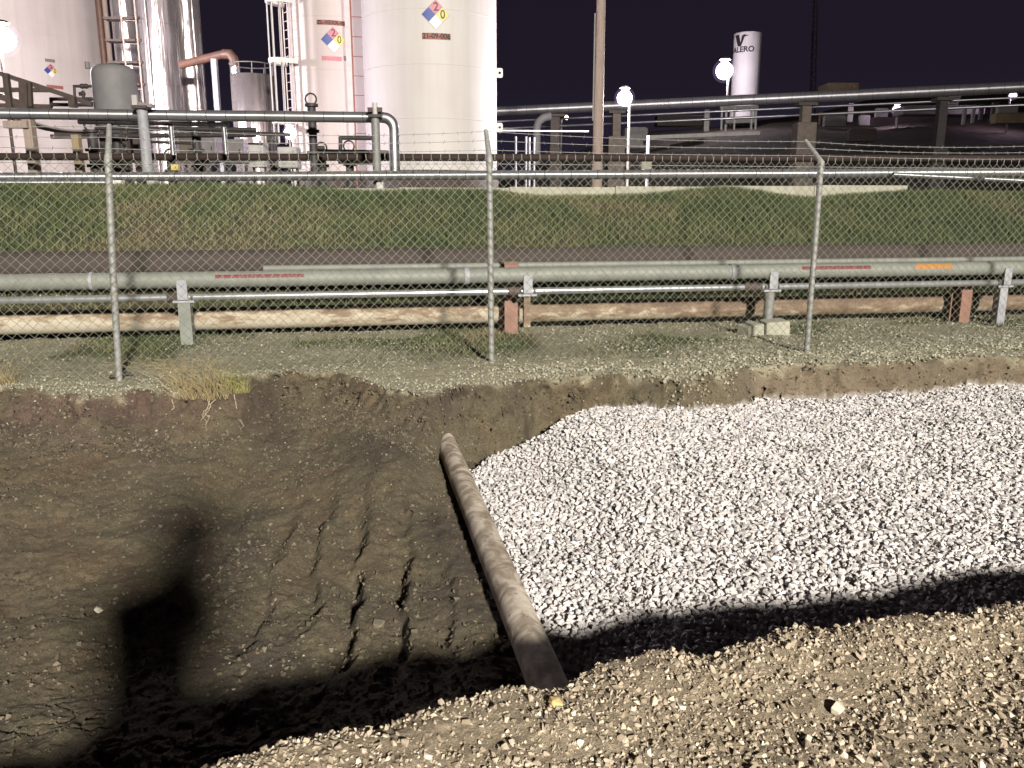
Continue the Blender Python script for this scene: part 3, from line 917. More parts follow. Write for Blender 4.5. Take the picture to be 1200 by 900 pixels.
# supports
def saddle_post(u, z_top, w, mat, label, nm, blocks=False, round_=False, post=True):
    c = MP + FD * s_of(u)
    side = Vector((SL, -1, 0)).normalized()
    base = thing(nm, label, 'pipe support', (c.x, c.y, 0), 'grey supports of the low pipe run')
    MB().box(c + side * 0.084 + Vector((0, 0, -0.09)), (0.095, 0.022, 0.19), math.atan(SL)).build('saddle_plate', M['grey_post'], base)
    MB().box(c + Vector((0, 0, -0.205)), (0.20, 0.16, 0.022), math.atan(SL)).build('top_plate', M['grey_post'], base)
    bolts = MB()
    for sx in (-0.075, 0.075):
        bolts.tube([c + FD * sx + side * 0.06 + Vector((0, 0, -0.23)), c + FD * sx + side * 0.06 + Vector((0, 0, -0.15))], 0.011, 8)
    bolts.build('bolt', M['dark_steel'], base)
    if post:
        q = c + side * 0.01
        pm = MB()
        if mat is M['rusty']: pm.box((q.x, q.y, (q.z - 0.216 + 0.10) / 2), (w, w, q.z - 0.316), math.atan(SL))
        elif round_: pm.tube([(q.x, q.y, -0.05), (q.x, q.y, q.z - 0.216)], 0.055, 18)
        else: pm.box((q.x, q.y, (q.z - 0.216 - 0.05) / 2), (w, w, q.z - 0.216 + 0.05), math.atan(SL))
        pm.build('post', mat, base)
    return base, c
saddle_post(214, 0, 0.115, M['grey_pipe'], 'square grey post with saddle under the pipe behind the straw tuft', 'pipe_support')
b2, c2 = saddle_post(617, 0, 0.07, M['rusty'], 'pipe bracket with rusty stub beside the middle red-brown post', 'pipe_support')
b3, c3 = saddle_post(903, 0, 0.11, M['galv'], 'round galvanised post with saddle standing on concrete blocks', 'pipe_support', round_=True)
saddle_post(1175, 0, 0.10, M['grey_post'], 'pipe bracket nearest the edge beyond the far red-brown post', 'pipe_support')
bp = on(896, 391)
for dx, dy, s3, rz, lb in ((-0.17, -0.06, (0.22, 0.20, 0.15), 0.5, 'cream concrete block leaning lowest beside the galvanised post foot'), (0.10, 0.0, (0.27, 0.22, 0.18), 0.15, 'larger cream concrete block right of the galvanised post foot')):
    q = bp + Vector((dx, dy, 0))
    m = MB(); m.box((q.x, q.y, s3[2] / 2 - 0.03), s3, rz)
    o = m.build('concrete_block', M['concrete'])
    o.rotation_euler = (0.06, -0.05, 0)
    bv = o.modifiers.new('edge', 'BEVEL'); bv.width = 0.02; bv.segments = 2
    tag(o, lb, 'block')
def h_post(u, vb, Y, vtop, label):
    p = at(u, vb, Y); zt = at(u, vtop, Y).z
    p.z = -0.05
    base = thing('steel_post', label, 'post', (p.x, p.y, 0), 'red-brown steel posts of the pipe run')
    rz = math.atan(SL) + 0.12
    R = Matrix.Rotation(rz, 3, 'Z')
    H = zt + 0.05
    cz = zt - H / 2
    m = MB()
    m.box(p.xy.to_3d() + R @ Vector((0, -0.075, 0)) + Vector((0, 0, cz)), (0.155, 0.012, H), rz)
    m.box(p.xy.to_3d() + Vector((0, 0, cz)), (0.010, 0.136, H - 0.004), rz)
    m.box(p.xy.to_3d() + R @ Vector((0, 0.075, 0)) + Vector((0, 0, cz)), (0.155, 0.012, H), rz)
    m.build('beam', M['brown_post'], base)
    MB().box((p.x, p.y, zt + 0.008), (0.18, 0.19, 0.014), rz).build('cap_plate', M['brown_post'], base)
h_post(597, 392, 8.86, 308.5, 'red-brown steel post rising between the pipes behind the middle fence post')
h_post(1123, 380, 9.75, 331, 'red-brown steel post right of the orange marker, in front of rusty pipe')
tb = at(598, 312, 8.8)

# ------------------------------------------------------------------ grass bank
crest_px = [(-200, 222), (0, 222), (160, 221), (320, 221), (360, 226), (420, 229), (500, 228), (570, 227), (640, 233), (760, 233), (820, 226), (865, 224), (900, 230), (960, 236), (1020, 232), (1060, 229), (1130, 227), (1200, 229), (1400, 229)]
CR = []
for u, v in crest_px:
    x, y, z = ray(u, v)
    k = x / y
    Yc = 14.0 / (1 - 0.2 * k)
    p = at(u, v, Yc)
    CR.append((p.x, p.z))
CR = np.array(CR)
def berm_h(x, y):
    yb = 9.75 + 0.2 * x; yc = 14.0 + 0.2 * x
    zc = np.interp(x, CR[:, 0], CR[:, 1])
    f = np.clip((y - yb) / (yc - yb), 0, 1)
    prof = f * 0.85 + 0.15 * np.sin(f * math.pi / 2)
    h = 0.04 + (zc - 0.04) * prof
    back = np.clip((y - yc - 0.8) / 3, 0, 1)
    h = h + (1.45 - zc) * sstep(0, 1, back) - 0.05 * sstep(0, .1, back)
    return h + fbm(x, y, 0.7, 4, 15) * 0.10 * np.sin(np.clip(f, 0, 1) * math.pi)
def patch_f(x, y):
    return np.clip(0.74 + 0.75 * fbm(x, y, 0.35, 3, 47) + 0.55 * fbm(x, y, 1.6, 3, 48) + 0.10 * sstep(-4, 0, x) - 0.20 * sstep(3.5, 8, x) - 0.22 * sstep(-2.0, -6, x), 0, 1)
xs = np.linspace(-40, 45, 420); ts = np.linspace(0, 1, 90)
BX = np.repeat(xs[None, :], len(ts), 0)
BY = 9.6 + 0.2 * BX + ts[:, None] * 10.0
BZ = berm_h(BX, BY)
nr, nc = BX.shape
idx = np.arange(nr * nc).reshape(nr, nc)
quads = np.stack([idx[:-1, :-1], idx[:-1, 1:], idx[1:, 1:], idx[1:, :-1]], -1).reshape(-1, 4)
bank = np_obj('grass_bank', np.stack([BX, BY, BZ], -1).reshape(-1, 3), quads, M['berm'], {'patch': patch_f(BX, BY)})
tag(bank, kind='structure')

def blades(name, X, Y, Z, hgt, wid, patch, rng):
    n = len(X)
    ang = rng.uniform(0, 2 * math.pi, n)
    lean = rng.normal(0, 0.45, (n, 2)) * hgt[:, None]
    wx, wy = np.cos(ang) * wid, np.sin(ang) * wid
    b0 = np.stack([X - wx, Y - wy, Z], -1); b1 = np.stack([X + wx, Y + wy, Z], -1)
    m0 = np.stack([X - wx * .7 + lean[:, 0] * .35, Y - wy * .7 + lean[:, 1] * .35, Z + hgt * .6], -1)
    m1 = np.stack([X + wx * .7 + lean[:, 0] * .35, Y + wy * .7 + lean[:, 1] * .35, Z + hgt * .6], -1)
    tp = np.stack([X + lean[:, 0], Y + lean[:, 1], Z + hgt], -1)
    co = np.stack([b0, b1, m1, m0, tp], 1).reshape(-1, 3)
    k = np.arange(n)[:, None] * 5
    fa = np.concatenate([k + np.array([[0, 1, 2]]), k + np.array([[0, 2, 3]]), k + np.array([[3, 2, 4]])], 1).reshape(-1, 3)
    rn = np.repeat(rng.random(n), 5); pt = np.repeat(patch, 5)
    o = np_obj(name, co, fa, M['blades'], {'patch': pt, 'rnd': rn}, smooth=False)
    return tag(o, kind='stuff')
r = np.random.default_rng(31)
N = 150000
Xb = r.uniform(-14, 16, N); tb_ = r.random(N) ** 0.85
Yb = 9.9 + 0.2 * Xb + tb_ * 5.0
k = np.abs(Xb) < 0.72 * Yb + 0.8
Xb, Yb = Xb[k], Yb[k]
pt = patch_f(Xb, Yb)
k = r.random(len(Xb)) < np.clip(0.35 + 0.9 * pt, 0, 1)
Xb, Yb, pt = Xb[k], Yb[k], pt[k]
hg_ = r.uniform(0.04, 0.13, len(Xb)) * (0.55 + 0.65 * pt)
blades('bank_grass', Xb, Yb, berm_h(Xb, Yb) - 0.01, hg_, r.uniform(0.004, 0.010, len(Xb)), np.clip(pt + r.normal(0, .12, len(pt)), 0, 1), r)
# low patchy grass under the pipes, thinner towards the fence
r = np.random.default_rng(32)
N = 70000
Xb = r.uniform(-7, 9, N); Yb = r.uniform(6.6, 11.5, N)
hs, a, b, inn = soil_h(Xb, Yb)
pr = sstep(-0.75, -1.9, b) * np.clip(0.30 + 1.8 * fbm(Xb, Yb, 0.9, 3, 27), 0.03, 1) * (1 - 0.55 * sstep(2.5, 5, Xb))
k = (r.random(N) < pr) & (np.abs(Xb) < 0.72 * Yb + 0.6)
Xb, Yb, hs = Xb[k], Yb[k], hs[k]
blades('verge_grass', Xb, Yb, hs - 0.005, r.uniform(0.02, 0.075, len(Xb)), r.uniform(0.003, 0.007, len(Xb)), np.clip(0.55 + 1.5 * fbm(Xb, Yb, 1.1, 3, 29) + r.normal(0, .14, len(Xb)), 0, 1), r)

# dry tufts on the far lip
def tuft(u, v, n, hmin, hmax, spread, mat, label, roots, seed, leanx=0.0):
    rr = random.Random(seed)
    c = on(u, v)
    c.z = float(soil_h(np.array([c.x]), np.array([c.y]))[0][0])
    base = thing('grass_tuft', label, 'grass tuft', c)
    m = MB()
    for i in range(n):
        a = rr.uniform(0, 2 * math.pi); rad = rr.random() ** 0.6 * spread * 0.45
        p = c + Vector((math.cos(a) * rad * 1.4, math.sin(a) * rad * 0.6, -0.01))
        h = rr.uniform(hmin, hmax)
        ln = Vector((rr.gauss(leanx, 0.45), rr.gauss(-0.15, 0.35), 0)) * h
        pts = [p, p + ln * 0.3 + Vector((0, 0, h * 0.5)), p + ln * 0.75 + Vector((0, 0, h * 0.85)), p + ln * 1.25 + Vector((0, 0, h * (0.95 + rr.uniform(-.15, .1))))]
        m.tube(pts, [0.0019, 0.0017, 0.0012, 0.0006], 3, False)
    m.build('stems', mat, base)
    for i in range(roots):
        p = c + Vector((rr.uniform(-spread, spread), -0.06, -0.01))
        pts = [p]
        for q in range(5):
            p = p + Vector((rr.gauss(0, 0.035), -0.018 - 0.012 * rr.random(), -rr.uniform(0.02, 0.065)))
            pts.append(p)
        MB().tube(pts, [0.004, 0.0035, 0.003, 0.0025, 0.002, 0.001], 5, False).build('root', M['root'], base)
tuft(238, 457, 210, 0.08, 0.36, 0.36, M['straw'], 'large dry straw tuft with roots hanging over the trench lip', 5, 1, -0.15)
tuft(277, 454, 110, 0.06, 0.22, 0.17, M['straw_green'], 'smaller yellow-green tuft on the lip beside the straw one', 3, 2)
tuft(8, 450, 60, 0.08, 0.22, 0.15, M['straw'], 'sparse dry tuft at the fence foot left of the leaning post', 0, 3)
p = on(143, 443)
tag(MB().tube([p + Vector((-0.08, -0.05, 0.02)), p + Vector((0.07, 0.03, 0.035))], 0.012, 7).build('stick', M['stick']), 'short dark stick lying against the leaning fence post foot', 'stick')
p = on(306, 441)
tag(MB().tube([p + Vector((-0.16, 0, 0.02)), p + Vector((0, 0.01, 0.025)), p + Vector((0.16, -0.01, 0.015))], 0.006, 6).build('stick', M['stick']), 'thin black stick lying right of the straw tufts', 'stick')

# ------------------------------------------------------------------ the yard behind the bank and the hillside
def hill_h(x, y):
    az = x / np.maximum(y, 1)
    up = sstep(-0.10, 0.15, az)
    top = 3.0 + up * (6.2 + 6.0 * sstep(0.05, 0.65, az))
    rise = np.clip((y - 42) / 60.0, 0, 1)
    h = 1.45 + (top - 1.45) * (rise * 0.75 + 0.25 * rise * rise)
    far = np.clip((y - 110) / 400.0, 0, 1)
    h = h + far * 2 * up
    return h + fbm(x, y, 0.06, 4, 19) * 1.5 * sstep(44, 70, y) * (up * 0.8 + 0.2)
ys = np.concatenate([np.linspace(18.0, 42, 26), 42 * np.exp(np.linspace(0.02, math.log(320 / 42), 80))])
xu = np.linspace(-1, 1, 150)
YX = np.sign(xu) * (np.abs(xu) ** 1.6)
HX = YX[None, :] * np.maximum(60, ys * 1.4)[:, None]
HY = np.repeat(ys[:, None], len(xu), 1)
HZ = hill_h(HX, HY)
nr, nc = HX.shape
idx = np.arange(nr * nc).reshape(nr, nc)
quads = np.stack([idx[:-1, :-1], idx[:-1, 1:], idx[1:, 1:], idx[1:, :-1]], -1).reshape(-1, 4)
kyard = 26
cut = (kyard - 1) * (nc - 1)
co = np.stack([HX, HY, HZ], -1).reshape(-1, 3)
yard = np_obj('yard_ground', co[:kyard * nc], quads[:cut], M['yard'])
tag(yard, kind='structure')
hill = np_obj('hillside', co[(kyard - 1) * nc:], quads[cut:] - (kyard - 1) * nc, M['hill'])
tag(hill, kind='structure')
def gz(x, y):
    if y < 18.5: return float(berm_h(np.array([x]), np.array([y]))[0])
    return float(hill_h(np.array([float(x)]), np.array([float(y)]))[0])

# low concrete wall on the crest
wa, wb = at(332, 222, 14.55), at(1060, 217, 16.55)
wt = at(800, 218, 15.6).z
wall = thing('concrete_wall', 'low pale concrete wall along the top of the grass bank', 'wall', (wa + wb) / 2)
dw = (wb - wa); dw.z = 0; nseg = 6
for i in range(nseg):
    a = wa + dw * (i / nseg); b = wa + dw * ((i + 1) / nseg)
    a.z = b.z = wt / 2 + 0.4
    g = dw.normalized() * 0.006
    zt = at(332 + (1060 - 332) * (i + .5) / nseg, 221 - 4 * (i + .5) / nseg, (a.y + b.y) / 2).z
    a.z = b.z = zt - 0.35
    MB().bar(a + g, b - g, 0.22, 0.70).build('wall_section', M['concrete'], wall)

# ------------------------------------------------------------------ insulated silver pipes
def jacket(name, label, pts, r_, seclen, mat=None, n=24):
    mat = mat or M['alu_x']
    pts = [Vector(p) for p in pts]
    base = thing(name, label, 'pipe', pts[0])
    MB().tube(pts, r_ * 0.97, n).build('core', M['seam'], base)
    rr = random.Random(len(name) + int(r_ * 1000))
    for a, b in zip(pts[:-1], pts[1:]):
        L = (b - a).length; t = (b - a).normalized()
        q = Vector((1, 0, 0)).rotation_difference(t)
        ns = max(1, round(L / seclen)); sl = L / ns
        me = {}
        for i in range(ns):
            if sl not in me:
                m = MB(); m.tube([(0.006, 0, 0), (sl * 0.5, 0, 0), (sl - 0.006, 0, 0)], r_, n, False)
                m.tube([(sl - 0.05, 0, 0), (sl - 0.012, 0, 0)], r_ * 1.012, n, False)
                me[sl] = m.mesh('jacket_section', mat)
            o = bpy.data.objects.new('jacket_section', me[sl])
            COL.objects.link(o)
            o.parent = base
            o.location = a + t * (i * sl) - ORG[base.name]
            o.rotation_mode = 'QUATERNION'
            o.rotation_quaternion = q @ Quaternion((1, 0, 0), rr.uniform(0, 6.28)) @ Quaternion((0, 0, 1), rr.gauss(0, 0.003))
    return base
def elbow(base, c, d0, d1, rad, r_, mat, nm='elbow'):     # quarter bend: from c - d0*rad to c + d1*rad
    c, d0, d1 = Vector(c), Vector(d0).normalized(), Vector(d1).normalized()
    o = c - d0 * rad + d1 * rad
    m = MB()
    pts = []
    for k in range(9):
        a = math.pi / 2 * k / 8
        pts.append(o - d1 * rad * math.cos(a) + d0 * rad * math.sin(a))
    m.tube(pts, r_, 24, False)
    return m.build(nm, mat, base)

LY = 17.6
lowpipe = jacket('insulated_pipe', 'long silver insulated pipe lying low along the top of the grass bank', [at(-260, 208.5, LY), at(300, 206.6, LY), at(1470, 200.8, LY)], 0.095, 0.55)
jacket('insulated_pipe', 'short silver insulated pipe tucked under the low one beside the white tank', [at(-200, 214.5, LY - 0.35), at(128, 214.2, LY - 0.35)], 0.070, 0.50)
jacket('insulated_pipe', 'thin silver pipe branching off and dropping to the right above the bank', [at(1046, 204.5, LY - 0.2), at(1330, 218.0, LY - 0.4)], 0.050, 0.6)
UY = 18.2
up = jacket('insulated_pipe', 'upper silver insulated pipe on posts ending in an elbow before the white tanks', [at(-260, 130.5, UY), at(449, 137.6, UY)], 0.112, 0.42)
ea, eb = at(449, 137.6, UY), at(461, 137.8, UY)
bendc = at(461, 137.8, UY)
dirx = (at(449, 137.6, UY) - at(-260, 130.5, UY)).normalized()
elbow(up, bendc, dirx, Vector((0, 0, -1)), (bendc - ea).length, 0.112, M['alu'])
dr = bendc - Vector((0, 0, (bendc - ea).length))
q0 = dr.copy(); q1 = at(461, 203, UY); q1.x = dr.x
m = MB(); m.tube([q0, (q0 + q1) / 2, q1], 0.112, 24, False); m.build('jacket_section', M['alu'], up)
jacket('insulated_pipe', 'thin silver pipe hung just below the upper silver pipe', [at(92, 142.8, UY + 0.3), at(268, 146.2, UY + 0.3)], 0.048, 0.42)

def pipe_post(u, v0, v1, Y, w, label, mat, head=None, rnd=True):
    p = at(u, v1, Y); zb = gz(p.x, p.y); zt = at(u, v0, Y).z
    base = thing('pipe_post', label, 'post', (p.x, p.y, zb))
    m = MB()
    if rnd: m.tube([(p.x, p.y, zb - 0.1), (p.x, p.y, zt)], w / 2, 18)
    else: m.box((p.x, p.y, (zb - 0.1 + zt) / 2), (w, w, zt - zb + 0.1), 0.1)
    m.build('post', mat, base)
    if head: head(base, p, zt)
    return base
def head_t(base, p, zt):
    MB().box((p.x, p.y - 0.02, zt + 0.03), (0.30, 0.30, 0.06)).build('head_plate', M['dark_steel'], base)
    MB().bar((p.x - 0.02, p.y, zt + 0.10), (p.x + 0.24, p.y, zt + 0.06), 0.2, 0.07).build('bracket', M['mid_box'], base)
    MB().box((p.x - 0.09, p.y - 0.10, zt + 0.17), (0.10, 0.06, 0.20)).build('sign_plate', M['pale_box'], base)
pipe_post(173.5, 128, 205, UY - 0.28, 0.215, 'thick grey round post carrying the upper silver pipe, left one', M['grey_post'], head_t)
def head_c(base, p, zt):
    MB().box((p.x, p.y, zt + 0.03), (0.26, 0.26, 0.06)).build('head_plate', M['dark_pipe'], base)
    MB().tube([(p.x, p.y, zt + 0.06), (p.x, p.y, zt + 0.30)], 0.055, 12).build('stub', M['pale_box'], base)
    MB().bar((p.x - 0.15, p.y, zt + 0.16), (p.x + 0.15, p.y, zt + 0.16), 0.06, 0.09).build('clamp', M['dark_steel'], base)
pipe_post(442, 138, 205, UY - 0.28, 0.175, 'mottled galvanised post at the elbow end of the upper silver pipe', M['galv'], head_c)

# brown pipe line crossing in front of the tanks
by = 20.0
a, b = at(-260, 183.0, by), at(1480, 186.5, by)
tag(MB().tube([a + (b - a) * t / 10 for t in range(11)], 0.085, 16).build('brown_pipe', M['brown_pipe']), 'dark brown pipe running level across the yard in front of the tanks', 'pipe')

# ------------------------------------------------------------------ lettering
def text_mesh(s, size, cx, cz, warp, mat, nm, parent, sx=1.0, shear=0.0):
    cu_ = bpy.data.curves.new(nm, 'FONT')
    cu_.body = s; cu_.size = size; cu_.align_x = 'CENTER'; cu_.align_y = 'CENTER'
    cu_.resolution_u = 4
    cu_.extrude = 0.0
    cu_.offset = (0.012 if len(s) < 3 else 0.03) * size
    o = bpy.data.objects.new(nm, cu_)
    COL.objects.link(o)
    dg = bpy.context.evaluated_depsgraph_get()
    me = bpy.data.meshes.new_from_object(o.evaluated_get(dg))
    bpy.data.objects.remove(o)
    V = [warp(cx + (v.co.x * sx + shear * v.co.y), cz + v.co.y) for v in me.vertices]
    F = [tuple(p.vertices) for p in me.polygons]
    bpy.data.meshes.remove(me)
    m = MB(); m._add(V, F, False)
    return m.build(nm, mat, parent)
def rot90_digit():
    pass
def cyl_warp(c, R, ang0, off):              # sheet coordinates (along, up) wrapped on a vertical shell
    def f(x, z):
        a = ang0 + x / R
        return Vector((c.x + (R + off) * math.cos(a), c.y + (R + off) * math.sin(a), z))
    return f
def patch(name, poly, warp, mat, parent, nsub=6):
    # a thin convex sheet wrapped on the shell, cut in strips along its width
    xs = [p[0] for p in poly]; x0, x1 = min(xs), max(xs)
    def zr(x):
        zs = []
        n_ = len(poly)
        for i in range(n_):
            (ax, az), (bx_, bz) = poly[i], poly[(i + 1) % n_]
            if abs(ax - bx_) < 1e-9:
                if abs(x - ax) < 1e-9: zs += [az, bz]
            elif min(ax, bx_) - 1e-9 <= x <= max(ax, bx_) + 1e-9:
                zs.append(az + (bz - az) * (x - ax) / (bx_ - ax))
        return min(zs), max(zs)
    V = []; F = []
    for i in range(nsub + 1):
        x = x0 + (x1 - x0) * i / nsub
        lo, hi = zr(x)
        V += [warp(x, lo), warp(x, hi)]
        if i: F.append((2 * i - 2, 2 * i, 2 * i + 1, 2 * i - 1))
    m = MB(); m._add(V, F, True)
    return m.build(name, mat, parent)
def shell_hit(c, R, u, v):                  # where a sight line meets a vertical shell: bearing on it, and height
    dx, dy, dz = ray(u, v)
    A = dx * dx + dy * dy; B = -2 * (dx * c.x + dy * c.y); C = c.x * c.x + c.y * c.y - R * R
    t = (-B - math.sqrt(max(B * B - 4 * A * C, 0))) / (2 * A)
    return math.atan2(dy * t - c.y, dx * t - c.x), CAM_H + dz * t
def hazard_diamond(parent, c, R, u, v, Y, half, num=True, faded=False):
    ang, zz = shell_hit(c, R, u, v)
    h = half
    w1 = cyl_warp(c, R, ang, 0.012); w2 = cyl_warp(c, R, ang, 0.020); w0 = cyl_warp(c, R, ang, 0.006)
    b = patch('hazard_diamond', [(-h * 1.04, zz), (0, zz - h * 1.04), (h * 1.04, zz), (0, zz + h * 1.04)], w0, M['pale_box'], parent, 8)
    g = 0.006
    q = h / 2 - g
    for nm, (dx, dz), mt in (('blue_panel', (-h / 2, 0), 'nf_blue'), ('red_panel', (0, h / 2), 'nf_red'), ('yellow_panel', (h / 2, 0), 'nf_yellow'), ('white_panel', (0, -h / 2), 'nf_white')):
        patch(nm, [(dx - q, zz + dz), (dx, zz + dz - q), (dx + q, zz + dz), (dx, zz + dz + q)], w1, M[mt], b, 6)
    if num:
        text_mesh('2', h * 0.80, 0.03 * h, zz + h * 0.50, w2, M['ink_red'], 'digit', b)
        text_mesh('0', h * 0.82, h * 0.50, zz, w2, M['ink_olive'], 'digit', b, 0.9)
    return ang, zz
def id_plate(parent, c, R, u, v, w, h, txt, mat=None, tilt=0.0, inkmat=None):
    ang, zz = shell_hit(c, R, u, v)
    w1 = cyl_warp(c, R, ang, 0.010); w2 = cyl_warp(c, R, ang, 0.018)
    b = patch('number_plate', [(-w / 2, zz - h / 2), (w / 2, zz - h / 2), (w / 2, zz + h / 2), (-w / 2, zz + h / 2)], w1, mat or M['plate_red'], parent, 6)
    if txt: text_mesh(txt, h * 1.12, 0, zz, w2, inkmat or M['ink'], 'lettering', b, 1.0)
    return b

def tank(name, label, cx, cy, R, zb, zt, mat, seams=5, roof='cone'):
    base = thing(name, label, 'storage tank', (cx, cy, zb))
    c = Vector((cx, cy, zb))
    MB().lathe(c, [(R, 0), (R, (zt - zb) * .5), (R, zt - zb)], 96).build('shell', mat, base)
    MB().lathe(c, [(R + 0.05, zt - zb), (R + 0.05, zt - zb + 0.06), (0.02, zt - zb + R * 0.16)], 96).build('roof', mat, base)
    MB().lathe(c, [(R + 0.05, 1.2 - zb), (R + 0.05, 0.0), (R - 0.01, 0.03)], 96).build('footing', M['dark_steel'], base)
    for i in range(seams):
        z = (zt - zb) * (i + 1) / (seams + 1)
        MB().lathe(c, [(R - 0.01, z - 0.018), (R + 0.007, z - 0.014), (R + 0.007, z + 0.014), (R - 0.01, z + 0.018)], 96).build('weld_seam', mat, base)
    return base, c

# tank with the clearest diamond
def fit(uL, uR, v, Yf):                      # centre and radius of a vertical shell whose edges are seen at uL, uR and whose axis stands at depth Yf
    aL = at(uL, v, Yf); aR = at(uR, v, Yf)
    tl, tr = math.atan(aL.x / Yf), math.atan(aR.x / Yf)
    mid, half = (tl + tr) / 2, (tr - tl) / 2
    dist = Yf / math.cos(mid)
    return Yf * math.tan(mid), dist * math.sin(half)
Y2 = 29.5
cx2, R2 = fit(427, 582, 110, Y2)
t2, c2_ = tank('white_tank', 'big bright white tank with sharp hazard diamond, right of the others', cx2, Y2, R2, 2.46, 12.2, M['tank_white'], 5)
ang, zz = hazard_diamond(t2, c2_, R2, 510.5, 17, Y2 - R2, 15.6 / 960 * (Y2 - R2) * 0.98)
id_plate(t2, c2_, R2, 511.5, 42.5, 31.5 / 960 * (Y2 - R2), 6.6 / 960 * (Y2 - R2), '21-09-006')
for v in (85.5, 149.5):
    p = at(584.6, v, Y2)
    m = MB()
    # lug plate with an eye
    V = []; F = []
    n_ = 16; ro, ri = 0.135, 0.045
    for th in (-0.015, 0.015):
        for k in range(n_):
            a = 2 * math.pi * k / n_
            V.append((p.x + 0.02 + ro * 0.85 * max(-1, min(1, 1.25 * math.cos(a))), p.y + th, p.z + ro * 1.15 * max(-1, min(1, 1.25 * math.sin(a)))))
        for k in range(n_):
            a = 2 * math.pi * k / n_
            V.append((p.x + 0.03 + ri * math.cos(a), p.y + th, p.z + ri * math.sin(a)))
    for k in range(n_):
        k2 = (k + 1) % n_
        F += [(k, k2, n_ + k2, n_ + k), (2 * n_ + k2, 2 * n_ + k, 3 * n_ + k, 3 * n_ + k2), (k2, k, 2 * n_ + k, 2 * n_ + k2), (n_ + k, n_ + k2, 3 * n_ + k2, 3 * n_ + k)]
    m._add(V, F, False)
    m.build('lifting_lug', M['white_paint'], t2)

Y1 = 33.0
cx1, R1 = fit(341, 432, 110, Y1)
t1, c1_ = tank('white_tank', 'narrower white tank with caged ladder, between silver columns and big tank', cx1, Y1, R1, 2.55, 13.5, M['tank_pink'], 5)
hazard_diamond(t1, c1_, R1, 390.5, 46.5, Y1 - R1, 13.4 / 960 * (Y1 - R1))
def smudged(parent, c, R, u, v, wpx, hpx, Yd):
    b = id_plate(parent, c, R, u, v, wpx / 960 * Yd, hpx / 960 * Yd, None)
    return b
pl = id_plate(t1, c1_, R1, 388, 26.5, 31 / 960 * (Y1 - R1), 5.0 / 960 * (Y1 - R1), 'ZL-XEXX-10', None)
id_plate(t1, c1_, R1, 389, 68.5, 22 / 960 * (Y1 - R1), 4.6 / 960 * (Y1 - R1), None, M['nf_red'])
id_plate(t1, c1_, R1, 404.3, 68.5, 3 / 960 * (Y1 - R1), 5.0 / 960 * (Y1 - R1), None, M['mid_box'])
# caged ladder on its left flank
def ladder(base, bot, zt, out, w, mat, step_=0.30, r_=0.022):
    side = Vector((-out.y, out.x, 0))
    for sgn, nm in ((-1, 'rail'), (1, 'rail')):
        MB().tube([bot + side * sgn * w / 2, Vector((bot.x, bot.y, zt)) + side * sgn * w / 2], r_, 8).build(nm, mat, base)
    z = bot.z + 0.2
    me = MB().tube([side * -w / 2, side * w / 2], 0.014, 6).mesh('rung', mat)
    while z < zt - 0.1:
        o = bpy.data.objects.new('rung', me); COL.objects.link(o); o.parent = base
        o.location = Vector((bot.x, bot.y, z)) - ORG[base.name]
        z += step_
la = math.radians(222)
out = Vector((math.cos(la), math.sin(la), 0))
lb = Vector((c1_.x + (R1 + 0.22) * out.x, c1_.y + (R1 + 0.22) * out.y, 1.7))
caged = thing('caged_ladder', 'white caged ladder on the flank of the narrower white tank', 'ladder', lb)
ladder(caged, lb, 13.2, out, 0.46, M['tank_pink'])
side = Vector((-out.y, out.x, 0))
def hoop(z):
    c = Vector((lb.x, lb.y, z))
    pts = []
    for k in range(13):
        a = math.pi * (-0.08 + 1.16 * k / 12)
        pts.append(c + side * 0.42 * math.cos(a) + out * (0.72 * math.sin(a) + 0.02))
    m = MB()
    for p, q in zip(pts[:-1], pts[1:]):
        d_ = q - p
        m.box((p + q) / 2, (d_.length + 0.01, 0.03, 0.17), mat=d_.to_track_quat('X', 'Z').to_matrix())
    m.build('cage_hoop', M['white_paint'], caged)
for v in (3, 73, 143):
    hoop(at(325, v, lb.y).z)
for k in range(7):
    a = math.pi * (0.02 + 0.96 * k / 6)
    b0 = Vector((lb.x, lb.y, 3.6)) + side * 0.41 * math.cos(a) + out * (0.70 * math.sin(a) + 0.02)
    MB().bar(b0, b0 + Vector((0, 0, 9.4)), 0.065, 0.03).build('cage_bar', M['white_paint'], caged)
# plain ladder in the gap between the two tanks
la2 = math.radians(196)
out2 = Vector((math.cos(la2), math.sin(la2), 0))
lb2 = at(425, 190, 29.2)
lb2.z = 1.7
gapl = thing('ladder', 'dark narrow ladder in the gap between the two white tanks', 'ladder', lb2)
ladder(gapl, lb2, 12.0, Vector((0.25, -1, 0)).normalized(), 0.42, M['plate_red'], 0.62, 0.03)

# left-hand tank, far wide shell
Y0 = 47.0
cx0, R0 = fit(-115, 134, 100, Y0)
t0_, c0_ = tank('white_tank', 'widest white tank, cut off by the picture edge beside the lit lamp', cx0, Y0, R0, 2.75, 19.0, M['tank_pink'], 6)
hazard_diamond(t0_, c0_, R0, 60, 83, Y0 - R0 + 1.5, 8.2 / 960 * 41)
id_plate(t0_, c0_, R0, 58.5, 71, 11 / 960 * 41, 3.6 / 960 * 41, None, M['mid_box'])
id_plate(t0_, c0_, R0, 64.5, 102, 19 / 960 * 41, 3.8 / 960 * 41, None)
for k, (u, rr_, mt) in enumerate(((130, 0.16, 'orange_pipe'), (137, 0.13, 'wood'))):
    p = at(u, 150, 45.5)
    tag(MB().tube([(p.x, p.y, 1.5), (p.x, p.y, 18)], rr_, 14).build('riser_pipe', M[mt]), ('orange-brown riser pipe at the edge of the widest tank', 'tan riser pipe just right of the orange-brown riser')[k], 'pipe')

